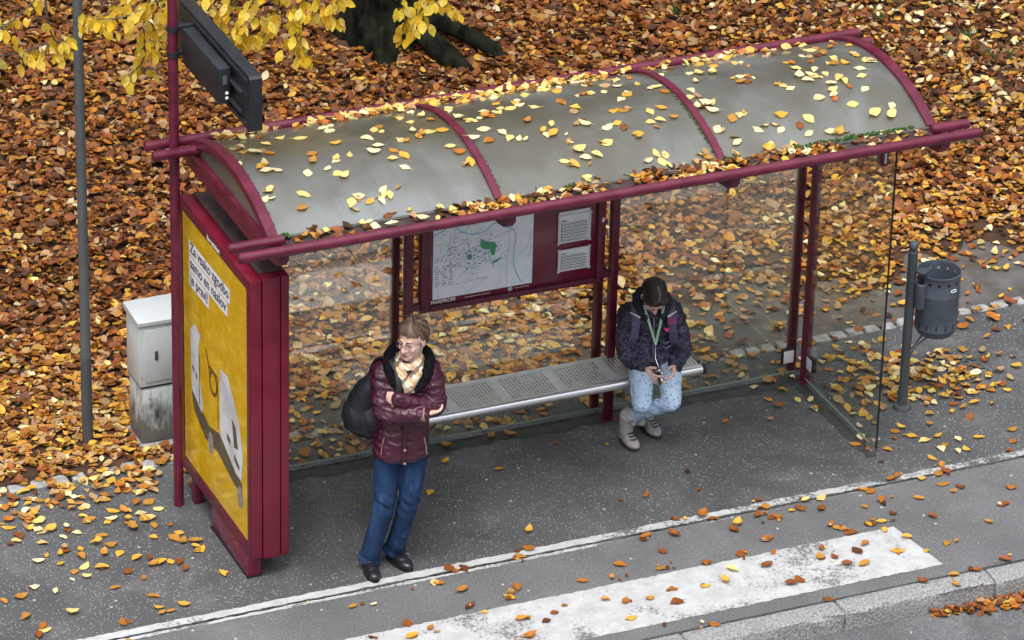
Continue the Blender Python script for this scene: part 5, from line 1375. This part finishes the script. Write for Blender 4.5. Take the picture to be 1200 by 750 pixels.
# ---- standing woman
def build_woman():
    f = unit(-.35, -.937, 0); l = unit(.937, -.35, 0)
    R = thing('person', (.13, -1.30, 0), 'woman in quilted burgundy jacket and blue jeans standing with her arms crossed', 'person')
    hc = V((.226, -1.388, 1.572)); cd = V((-.407, -.914, 0)); hf = (cd * math.cos(math.radians(31)) + V((-.918, .395, 0)) * math.sin(math.radians(31)) + V((0, 0, -.10))).normalized()
    hl = V((0, 0, 1)).cross(hf).normalized()
    shR, shL = V((.075, -1.29, 1.345)), V((.34, -1.396, 1.358)); elR, elL = V((.036, -1.40, 1.118)), V((.348, -1.488, 1.135)); wrR, wrL = V((.240, -1.54, 1.150)), V((.108, -1.462, 1.236))
    bm = B(); P, hf, hl, hu = head(bm, hc, hf, hl, .97)
    limb(bm, [P(0, -.02, -.05), V((.222, -1.345, 1.40)), V((.21, -1.33, 1.25)), V((.2, -1.33, .9))], [.054, .055, .10, .10])
    for a, b, c in ((shR, elR, wrR), (shL, elL, wrL)): 
        pts = smooth_path([V((.215, -1.335, 1.33)), a, a.lerp(b, .55), b, b.lerp(c, .5), c], 2); limb(bm, pts, [float(x) for x in np.interp(np.linspace(0, 1, len(pts)), [0, .3, .6, 1], [.045, .04, .034, .026])], 1)
    for hp, kn, an in ((V((.12, -1.30, .86)), V((.085, -1.33, .45)), V((.01, -1.245, .08))), (V((.28, -1.36, .86)), V((.228, -1.372, .465)), V((.2, -1.215, .085)))): limb(bm, [V((.19, -1.33, .88)), hp.lerp(V((.19, -1.33, .86)), .3), kn + V((0, .012, 0)), an + V((0, 0, .0))], [.08, .055, .030, .025])
    hand(bm, wrR, (.92, .16, -.05), (-.1, .4, 1), 1, .95, .5)
    hand(bm, wrL, (-.58, .80, -.12), (.6, .5, -.2), -1, .95, .15)
    remeshed('body', bm, .0042, 1, M['skin'], R)
    face_parts(R, P, hf, hl, hu)
    # glasses
    bm = B()
    for q in (-1, 1):
        c = P(.030 * q, .0985, .0); n = 20
        tube(bm, [c + hl * .0225 * math.cos(2 * PI * k / n) + hu * .016 * math.sin(2 * PI * k / n) for k in range(n + 1)], .0012, 6)
        tube(bm, [P(.052 * q, .094, .006), P(.074 * q, .03, .004), P(.078 * q, -.01, -.002)], .0015, 6)
    tube(bm, [P(-.009, .108, .003), P(.009, .108, .003)], .0016, 6); finish('glasses', bm, pbr('glasses_metal', (.25, .2, .18), rough=.35, metal=.8), R)
    # hair: a close cap under several hundred locks combed from the crown
    bm = B()
    ball(bm, P(0, -.028, .032), hl * .077, hf * .088, hu * .080, 3)
    ball(bm, P(0, -.07, -.005), hl * .066, hf * .050, hu * .070, 3)
    hb = remeshed('hair', bm, .0045, 1, M['hair_brown'], R)
    bm = B()
    def sk(az, el, h=0):   # point on the scalp; az 0 = face side, +-pi = nape
        return P((.079 + h) * math.sin(az) * math.cos(el), -.024 + (.092 + h) * math.cos(az) * math.cos(el), .030 + (.080 + h) * math.sin(el))
    for i in range(420):
        az = random.uniform(-PI, PI); lift = random.uniform(.000, .011)
        front = abs(az) < 1.05; side = 1.0 <= abs(az) < 1.75
        if front:      # fringe falling over the forehead
            e1 = random.uniform(.14, .42) + .05 * abs(az); sway = random.gauss(.10, .10)
            pts = [sk(az * .5 - .3, 1.45, lift), sk(az * .75 - .1, 1.1, lift + .006), sk(az * .92, .72, lift + .006), sk(az + sway * .5, (.72 + e1) / 2, lift + .005), sk(az + sway, e1, lift * .6 + .005)]
        elif side and random.random() < .75:   # over the temples, down past the ears
            e1 = random.uniform(-.55, -.05); q = math.copysign(1, az)
            pts = [sk(az * .4, 1.45, lift), sk(az * .7, 1.05, lift + .008), sk(az * .92, .6, lift + .010), sk(az + .1 * q, .2, lift + .008), sk(az + random.uniform(.05, .35) * q, e1, .006)]
        else:          # sides and back drawn towards the nape
            e1 = random.uniform(-.75, -.2); az2 = math.copysign(min(PI, abs(az) + random.uniform(.15, .5)), az)
            pts = [sk(az * .4, 1.45, lift), sk(az * .8, 1.05, lift + .005), sk(az, .55, lift + .004), sk((az + az2) / 2, .0, lift + .002), sk(az2, e1, .0)]
        w = random.uniform(.003, .0058)
        tube(bm, smooth_path(pts, 1), [w * k for k in (.5, .9, 1, 1, 1, .95, .85, .75, .65, .5, .3, .2, .15)][:len(smooth_path(pts, 1))], 5)
    for _ in range(45):   # wisps gathered on top
        a0 = random.uniform(0, 2 * PI); q0 = sk(PI + random.gauss(0, .9), 1.2, .004)
        q1 = q0 + hl * random.gauss(0, .02) + hf * random.gauss(-.012, .018) + hu * random.uniform(.002, .012); q2 = q1 + hl * random.gauss(0, .022) + hf * random.gauss(-.015, .02) + hu * random.uniform(-.02, .006)
        tube(bm, [q0, q1, q2], [.0045, .0045, .001], 5)
    finish('locks', bm, M['hair_brown'], hb)
    # jacket
    bm = B(); C = lambda x, y, z: V((x, y, z))
    ellipse_loft(bm, [(C(.183, -1.328, .795), .158, .128), (C(.185, -1.328, .83), .166, .134), (C(.189, -1.33, .95), .157, .126), (C(.193, -1.33, 1.05), .149, .120), (C(.2, -1.335, 1.18), .162, .124), (C(.208, -1.338, 1.28), .174, .120), (C(.213, -1.34, 1.35), .155, .102), (C(.22, -1.343, 1.405), .10, .085), (C(.222, -1.345, 1.43), .075, .07)], l, f, 32, .062, .02)
    for a, b, c in ((shR, elR, wrR), (shL, elL, wrL)):
        pts = smooth_path([a + (V((.215, -1.34, 1.33)) - a) * .25, a, a.lerp(b, .55), b, b.lerp(c, .5), c], 2)
        puffy(bm, pts, [float(x) for x in np.interp(np.linspace(0, 1, len(pts)), [0, .2, .55, .8, 1], [.066, .066, .060, .052, .041])], .047, .045)
    jk = remeshed('jacket', bm, .006, 1, M['burgundy'], R, wrinkle(.045, .012, 21))
    F = lambda a, d, z: V((.2 + .0, -1.333, z)) + l * a + f * d
    bm = B(); tube(bm, [F(.012, .124, 1.30), F(.010, .137, 1.18), F(.006, .136, 1.05), F(.0, .144, .95), F(-.005, .155, .81)], [.012, .015, .016, .016, .014], 8); finish('placket', bm, M['burgundy_trim'], jk)
    bm = B()
    for z, d in ((.90, .163), (.815, .170), (1.225, .152)): ball(bm, F(.004, d, z), l * .009, f * .005, V((0, 0, .009)))
    for q in (-1, 1): tube(bm, [F(.115 * q, .118, .965), F(.128 * q, .118, .905), F(.132 * q, .120, .85)], .0035, 6)
    finish('zips_and_snaps', bm, M['zip'], jk)
    bm = B(); tube(bm, [wrR - (wrR - elR).normalized() * .012, wrR + (wrR - elR).normalized() * .012], [.043, .042], 18); finish('cuff', bm, pbr('knit_cuff', (.30, .17, .12), rough=.8), jk)
    bm = B()
    G = lambda a, d, z: V((.221, -1.345, z)) + l * a + f * d
    cp = smooth_path([G(.045, .135, 1.285), G(.105, .085, 1.36), G(.125, .0, 1.425), G(.075, -.075, 1.45), G(0, -.095, 1.455), G(-.075, -.075, 1.45), G(-.125, .0, 1.42), G(-.105, .085, 1.355), G(-.045, .135, 1.28)], 2)
    limb(bm, cp, [.02 + .02 * math.sin(PI * i / (len(cp) - 1)) ** .6 for i in range(len(cp))], 1)
    remeshed('fleece_collar', bm, .006, 1, M['fur'], jk, wrinkle(.012, .006, 5))
    bm = B(); n = 14
    sp = [G(.066 * math.cos(2 * PI * k / n), .068 * math.sin(2 * PI * k / n) + .012, 1.425 + .012 * math.cos(2 * PI * k / n) - .018 * math.sin(2 * PI * k / n)) for k in range(n + 1)]
    limb(bm, sp, [.026] * (n + 1), 1)
    limb(bm, [G(.062, .05, 1.425), G(.045, .098, 1.375), G(.0, .135, 1.315)], [.026, .028, .026]); limb(bm, [G(-.062, .05, 1.42), G(-.045, .098, 1.37), G(.0, .128, 1.30)], [.026, .03, .026])
    ball(bm, G(-.002, .118, 1.305), l * .05, f * .03, V((0, 0, .05)), 3)
    remeshed('scarf', bm, .005, 1, M['scarf'], R, wrinkle(.03, .010, 9))
    # jeans
    bm = B()
    ball(bm, V((.187, -1.33, .83)), l * .146, f * .11, V((0, 0, .10)), 3)
    for hp, md, kn, sh, an, r in ((V((.112, -1.30, .80)), V((.100, -1.318, .62)), V((.090, -1.325, .455)), V((.055, -1.28, .25)), V((.026, -1.245, .055)), (.086, .076, .061, .059, .069)), (V((.262, -1.356, .80)), V((.246, -1.362, .62)), V((.228, -1.360, .465)), V((.212, -1.29, .26)), V((.198, -1.21, .06)), (.086, .075, .060, .057, .066))):
        p = smooth_path([hp, md, kn, sh, an], 2)
        rr = np.interp(np.linspace(0, 1, len(p)), np.linspace(0, 1, 5), r)
        tube(bm, p, [float(q) for q in rr], 20); ball(bm, hp, r[0])
    def jw(co):
        z = co[:, 2]; k = np.exp(-((z - .46) / .07) ** 2) + np.exp(-((z - .09) / .06) ** 2) + .12
        return (value_noise(co[:, 0] * .8 + co[:, 1], z * 1.6 + co[:, 0] * 1.3, .06, 33) - .5) * .018 * k
    remeshed('jeans', bm, .006, 1, M['denim'], R, jw)
    for heel, d in (((.028, -1.195), (-.13, -.99)), ((.180, -1.155), (.25, -.97))):
        bm = B(); shoe(bm, heel, d, .235, .044, .06); s_ = remeshed('shoe', bm, .005, 2, M['leather'], R)
        bm = B(); sole(bm, heel, d, .235, .043, .016); finish('sole', bm, M['black'], s_)
build_woman()
def build_bag():
    b = thing('shoulder_bag', (.0, -1.13, .85), 'large soft black shoulder bag hanging at the standing woman’s right side'.replace('’', "'"), 'bag')
    bm = B(); pts = smooth_path([(.075, -1.20, 1.26), (.045, -1.175, 1.17), (.0, -1.145, 1.03), (.005, -1.145, .965), (.055, -1.165, .925)], 1)
    limb(bm, pts, [float(x) for x in np.interp(np.linspace(0, 1, len(pts)), [0, .3, .6, 1], [.045, .08, .115, .095])])
    ball(bm, (.07, -1.19, 1.0), .115)
    bd = remeshed('bag_body', bm, .007, 3, M['bag'], b, wrinkle(.14, .012, 14))
    bm = B(); P = smooth_path([(.055, -1.18, 1.24), (.055, -1.21, 1.34), (.085, -1.28, 1.428), (.118, -1.38, 1.425), (.120, -1.452, 1.36), (.108, -1.475, 1.28), (.09, -1.47, 1.2)], 2)
    a = []
    loft(bm, [[p + V((.016, -.004, .0)) + V((.004, .01, .01)) , p + V((-.016, .004, 0)) + V((.004, .01, .01)), p + V((-.016, .004, 0)), p + V((.016, -.004, 0))] for p in P]); finish('strap', bm, M['black'], b)
    bm = B(); tube(bm, smooth_path([(-.03, -1.20, 1.18), (-.055, -1.22, 1.05), (-.055, -1.22, .97)], 2), .004, 6); finish('zip', bm, M['dark'], b)
build_bag()

# ---- seated girl
def build_girl():
    f = unit(-.3, -.954, 0); l = unit(.954, -.3, 0)
    R = thing('person', (2.25, -.35, 0), 'girl in dark patterned jacket and pale dotted jeans sitting with bowed head', 'person')
    hc = V((2.220, -.440, 1.02)); hz = unit(-.10, -.99, 0); hf = (hz * math.cos(math.radians(56)) + V((0, 0, -1)) * math.sin(math.radians(56))).normalized(); hl = V((0, 0, 1)).cross(hz).normalized()
    shR, shL = V((2.135, -.265, .835)), V((2.40, -.355, .848)); elR, elL = V((2.088, -.335, .605)), V((2.432, -.445, .615)); wrR, wrL = V((2.148, -.478, .532)), V((2.332, -.548, .556))
    s = .94
    bm = B(); P, hf, hl, hu = head(bm, hc, hf, hl, s)
    limb(bm, [P(0, -.03, -.04), V((2.262, -.335, .905)), V((2.272, -.31, .78)), V((2.285, -.30, .55))], [.048, .046, .085, .085])
    for a, b, c in ((shR, elR, wrR), (shL, elL, wrL)): 
        pts = smooth_path([V((2.268, -.315, .84)), a, a.lerp(b, .55), b, b.lerp(c, .5), c], 2); limb(bm, pts, [float(x) for x in np.interp(np.linspace(0, 1, len(pts)), [0, .3, .6, 1], [.04, .036, .03, .023])], 1)
    kR, kL, aR, aL = V((2.068, -.645, .395)), V((2.238, -.725, .42)), V((2.262, -.315, .15)), V((2.083, -.405, .17))
    for hp, kn, an in ((V((2.2, -.34, .53)), kR, aR), (V((2.36, -.39, .53)), kL, aL)): limb(bm, [V((2.285, -.30, .55)), hp, kn + V((0, .01, -.008)), an], [.08, .05, .032, .025])
    hand(bm, wrR, (.40, -.82, -.30), (.8, .45, .2), -1, .98, .45)
    hand(bm, wrL, (-.50, -.72, -.38), (-.75, .55, .1), 1, .98, .45)
    remeshed('body', bm, .0042, 1, M['skin'], R)
    face_parts(R, P, hf, hl, hu, s)
    bm = B()
    ball(bm, P(0, -.022, .042), hl * .080 * s, hf * .103 * s, hu * .088 * s, 3); ball(bm, P(0, -.075, -.01), hl * .066 * s, hf * .045 * s, hu * .07 * s, 3)
    for q in (-1, 1): limb(bm, [P(.03 * q, .06, .085), P(.064 * q, .045, .045), P(.075 * q, .0, .012)], [.024 * s, .017 * s, .012 * s])
    limb(bm, [P(0, -.09, -.01), P(0, -.10, -.07), P(0, -.09, -.13)], [.03, .028, .018])
    hb = remeshed('hair', bm, .0045, 2, M['hair_dark'], R)
    bm = B()
    for i in range(300):   # combed from the centre parting down to the nape
        q = random.choice((-1, 1)); a0 = random.uniform(-.5, 1.25)
        pt = lambda a, t, h: P(q * (.080 + h) * s * math.sin(t), -.022 + (.104 + h) * s * math.sin(a) * math.cos(t * .75), .042 + (.089 + h) * s * math.cos(a) * math.cos(t))
        h = random.uniform(.0, .003); t1 = random.uniform(1.25, 1.6); sw = random.uniform(.5, 1.0)
        pts = [pt(a0 - sw * k ** 1.5, .03 + t1 * k, h) for k in (0, .25, .5, .75, 1)]
        tube(bm, pts, [.0022, .0032, .0032, .003, .0015], 4)
    finish('locks', bm, M['hair_dark'], hb)
    bm = B(); tube(bm, [P(.004 * math.sin(a * 5), -.022 + .1045 * s * 1.0 * math.sin(a), .042 + .0925 * s * 1.0 * math.cos(a)) for a in [(-.25 + 1.45 * i / 14) for i in range(15)]], .0024, 6); finish('parting', bm, pbr('scalp', (.45, .33, .28), rough=.6), hb)
    bm = B(); lathe(bm, (0, 0, 0), [(.02, -.008), (.03, -.008), (.03, .008), (.02, .008)], 14)
    for v in bm.verts: v.co = P(0, -.115, .015) + hl * v.co.x + hu * v.co.y + hf * v.co.z
    bm.free()
    # jacket
    bm = B(); C = lambda x, y, z: V((x, y, z))
    ellipse_loft(bm, [(C(2.285, -.30, .475), .172, .140), (C(2.283, -.30, .55), .172, .142), (C(2.277, -.305, .68), .160, .126), (C(2.272, -.313, .79), .166, .115), (C(2.268, -.32, .85), .148, .098), (C(2.264, -.33, .90), .085, .08), (C(2.262, -.333, .925), .07, .068)], l, f, 30, .075, .012)
    for a, b, c in ((shR, elR, wrR), (shL, elL, wrL)):
        pts = smooth_path([a + (V((2.268, -.318, .84)) - a) * .3, a, a.lerp(b, .55), b, b.lerp(c, .5), c], 2)
        puffy(bm, pts, [float(x) for x in np.interp(np.linspace(0, 1, len(pts)), [0, .2, .6, 1], [.066, .066, .062, .045])], .07, .03)
    ball(bm, V((2.262, -.405, .555)), l * .165, f * .10, V((0, 0, .085)), 3)
    jk = remeshed('jacket', bm, .0065, 1, M['navy_pattern'], R, wrinkle(.05, .016, 41))
    G = lambda a, d, z: V((2.264, -.332, z)) + l * a + f * d
    bm = B(); cp = smooth_path([G(.05, .10, .86), G(.092, .04, .905), G(.085, -.05, .95), G(0, -.085, .965), G(-.085, -.05, .95), G(-.095, .04, .90), G(-.05, .10, .855)], 2)
    limb(bm, cp, [.022 + .016 * math.sin(PI * i / (len(cp) - 1)) for i in range(len(cp))], 1); remeshed('hood_collar', bm, .006, 1, M['navy'], jk, wrinkle(.04, .01, 4))
    bm = B(); tube(bm, [G(.0, .098, .86), G(.0, .128, .76), G(0, .135, .62)], .005, 6)
    for z in (.70, .665): tube(bm, [G(.06, .124, z), G(.085, .116, z - .012), G(.115, .10, z - .002)], .004, 6)
    finish('zips_and_piping', bm, pbr('grey_piping', (.16, .15, .22), rough=.5), jk)
    # lanyard
    tip = G(.01, .145, .70)
    bm = B()
    for q, top in ((-1, G(-.062, .075, .935)), (1, G(.06, .085, .93))):
        P_ = [top, top.lerp(tip, .5) + f * .012, tip]; w = l * .0075
        loft(bm, [[p + w + f * .003, p - w + f * .003, p - w, p + w] for p in P_])
    ly = finish('lanyard', bm, M['lanyard'], R)
    bm = B(); ball(bm, tip, .011); tube(bm, [tip, tip + f * .02 + V((0, 0, -.09)), V((2.225, -.575, .55))], .003, 6); finish('lanyard_clip', bm, M['silver'], ly)
    # jeans
    bm = B(); ball(bm, V((2.285, -.33, .525)), l * .16, f * .13, V((0, 0, .075)), 3)
    for hp, kn, an in ((V((2.205, -.34, .525)), kR, V((2.235, -.36, .185))), (V((2.355, -.39, .53)), kL, V((2.100, -.445, .205)))):
        p = [hp, hp.lerp(kn, .5) + V((0, 0, .015)), hp.lerp(kn, .9) + V((0, 0, .008)), kn, kn.lerp(an, .12) + V((0, .0, 0)), kn.lerp(an, .5), an]
        limb(bm, p, [.084, .075, .062, .057, .052, .045, .043])
    remeshed('jeans', bm, .0055, 2, M['denim_light'], R, wrinkle(.04, .010, 51))
    for (hx, hy), d, an in (((2.082, -.335), (.06, -1), aL), ((2.272, -.235), (.10, -1), aR)):
        bm = B(); shoe(bm, (hx, hy), d, .215, .043, .09); dd = V((d[0], d[1], 0)).normalized()
        limb(bm, [V((hx, hy, .07)) + dd * .065, V((an.x, an.y - .01, .16)), V((an.x, an.y - .02, .205))], [.044, .046, .05])
        s_ = remeshed('boot', bm, .005, 2, M['boot'], R, wrinkle(.03, .006, 61))
        bm = B(); sole(bm, (hx, hy), d, .215, .047, .022); finish('sole', bm, M['boot_sole'], s_)
        bm = B(); k = V((-dd.y, dd.x, 0))
        for i in range(4):
            b = V((hx, hy, 0)) + dd * (.10 + .022 * i) + V((0, 0, .10 - .011 * i)); tube(bm, [b - k * .022, b + k * .012 + dd * .012], .0032, 6); tube(bm, [b + k * .022, b - k * .012 + dd * .012], .0032, 6)
        finish('laces', bm, M['boot_sole'], s_)
        if hx < 2.2:
            for o in (-.022, .024):
                bm = B(); ball(bm, V((hx + .055 + o, hy - .115 - o * .3, .155)), .027, sub=3)
                for v in bm.verts: v.co += V((random.gauss(0, .0018), random.gauss(0, .0018), random.gauss(0, .0018)))
                finish('pompom', bm, M['pompom'], s_)
    # backpack
    K = thing('backpack', (2.31, -.17, .5), 'purple and magenta school backpack worn on the seated girl, shoulder straps showing', 'backpack')
    bm = B(); c = V((2.305, -.165, .70)); ball(bm, c, l * .13, f * .07, V((0, 0, .17)), 3); ball(bm, c + V((0, 0, -.1)), l * .13, f * .075, V((0, 0, .1)), 3)
    remeshed('bag_body', bm, .009, 2, M['purple'], K)
    for q in (-1, 1):
        S_ = smooth_path([G(.10 * q, -.09, .86), G(.108 * q, -.03, .912), G(.112 * q, .045, .895), G(.112 * q, .102, .84), G(.118 * q, .118, .76), G(.135 * q, .105, .68), G(.16 * q, .03, .60)], 2); w = l * .028
        bm = B(); loft(bm, [[p + w + f * .0, p + w * .9 + f * .009 + V((0, 0, .008)), p - w * .9 + f * .009 + V((0, 0, .008)), p - w] for p in S_]); st = finish('strap', bm, M['purple'], K)
        bm = B(); tube(bm, [G(.085 * q, .10, .862), G(.143 * q, .068, .882)], .005, 6); finish('reflective_stripe', bm, M['white'], st)
    S_ = [p for p in smooth_path([G(.10, -.09, .86), G(.108, -.03, .912), G(.112, .045, .895), G(.112, .102, .84), G(.118, .118, .76), G(.135, .105, .68), G(.16, .03, .60)], 2) if p.z < .855 and p.z > .79]
    bm = B(); w = l * .03; loft(bm, [[p + w, p + w * .9 + f * .011 + V((0, 0, .009)), p - w * .9 + f * .011 + V((0, 0, .009)), p - w] for p in S_[-8:]]); finish('strap_patch', bm, M['magenta'], K)
    bm = B(); c = G(.075, .146, .80)
    pts = [(a * .7, b * .7) for a, b in ((0, -.022), (.022, .004), (.02, .016), (.01, .019), (0, .010), (-.01, .019), (-.02, .016), (-.022, .004))]
    loft(bm, [[c + l * a + V((0, 0, b)) for a, b in pts], [c + f * .008 + l * a + V((0, 0, b)) for a, b in pts]]); finish('heart_badge', bm, M['pink'], K)
    # things in her hands
    T = thing('handheld_gadget', (2.225, -.585, .49), "small black and silver gadget held in the seated girl's hands", 'gadget')
    d = unit(.05, -.75, -.65); k = unit(.95, -.1, .1); n = d.cross(k)
    bm = B(); ball(bm, V((2.222, -.588, .51)), d * .062, k * .022, n * .014, 3); finish('gadget_case', bm, M['leather'], T)
    bm = B(); ball(bm, V((2.222, -.590, .512)), d * .036, k * .009, n * .0165, 3); finish('silver_face', bm, M['silver'], T)
    bm = B(); limb(bm, [V((2.205, -.54, .545)), V((2.22, -.56, .56))], [.010, .012]); ball(bm, V((2.232, -.575, .545)), .011); ball(bm, V((2.235, -.59, .53)), .009); finish('charms', bm, M['silver'], T)
    bm = B(); ball(bm, V((2.262, -.612, .50)), k * .034, d * .045, n * .024, 3); ball(bm, V((2.245, -.645, .455)), .017)
    for v in bm.verts: v.co += V((random.gauss(0, .001), random.gauss(0, .001), random.gauss(0, .001)))
    tag(finish('pouch', bm, M['pale_pink'], loc=(2.243, -.60, .47)), "pale pink fluffy pouch between the seated girl's hands", 'pouch')
build_girl()

# ------------------------------------------------------------------ camera, light
cam = bpy.data.cameras.new('camera'); co = bpy.data.objects.new('camera', cam); COL.objects.link(co)
Rv, Uv, Fv = V((0.9181866, -0.3954697, 0.02317501)), V((0.16570429, 0.43654645, 0.88429027)), V((0.35982697, 0.80810328, -0.46636213))
co.matrix_world = Matrix(((Rv.x, Uv.x, -Fv.x, -8.48496897), (Rv.y, Uv.y, -Fv.y, -22.35008631), (Rv.z, Uv.z, -Fv.z, 13.67427386), (0, 0, 0, 1)))
cam.lens = 157.106; cam.sensor_width = 36; cam.sensor_fit = 'HORIZONTAL'; cam.clip_start = .5; cam.clip_end = 500
scene.camera = co

w = bpy.data.worlds.new('World'); scene.world = w; w.use_nodes = True
nt = w.node_tree; nt.nodes.clear()
o = nt.nodes.new('ShaderNodeOutputWorld'); bg = nt.nodes.new('ShaderNodeBackground'); sk = nt.nodes.new('ShaderNodeTexSky')
sk.sky_type = 'NISHITA'; sk.sun_disc = False
SUN_EL, SUN_AZ = math.radians(66), math.radians(215)     # sun direction: azimuth clockwise from +Y
sk.sun_elevation = SUN_EL; sk.sun_rotation = SUN_AZ
sk.air_density = 1.0; sk.dust_density = 4.0; sk.ozone_density = 1.0
hs = nt.nodes.new('ShaderNodeHueSaturation'); hs.inputs['Saturation'].default_value = .30
nt.links.new(sk.outputs[0], hs.inputs['Color'])
tc = nt.nodes.new('ShaderNodeTexCoord'); sx = nt.nodes.new('ShaderNodeSeparateXYZ'); nt.links.new(tc.outputs['Generated'], sx.inputs[0])
ov = ramp(nt, sx.outputs[2], [(0, .35), (.25, .55), (.6, 1.25), (1, 1.6)])      # overcast: brightest overhead
nt.links.new(mixc(nt, 1.0, hs.outputs[0], ov, 'MULTIPLY'), bg.inputs['Color']); nt.links.new(bg.outputs[0], o.inputs[0])
bg.inputs['Strength'].default_value = .15
sl = bpy.data.lights.new('sun', 'SUN'); so = bpy.data.objects.new('sun', sl); COL.objects.link(so)
sl.energy = 1.0; sl.angle = math.radians(25); sl.color = (1, .96, .9)
dirv = V((math.sin(SUN_AZ) * math.cos(SUN_EL), math.cos(SUN_AZ) * math.cos(SUN_EL), math.sin(SUN_EL)))
so.rotation_euler = dirv.to_track_quat('Z', 'Y').to_euler(); so.location = (0, -5, 12)
vs_ = scene.view_settings; vs_.view_transform = 'Standard'; vs_.look = 'None'; vs_.gamma = 1; vs_.use_curve_mapping = False
scene.display_settings.display_device = 'sRGB'
vs_.exposure = .6
c = scene.cycles
c.max_bounces = 10; c.transparent_max_bounces = 16; c.glossy_bounces = 4; c.diffuse_bounces = 3; c.transmission_bounces = 6
c.use_denoising = True
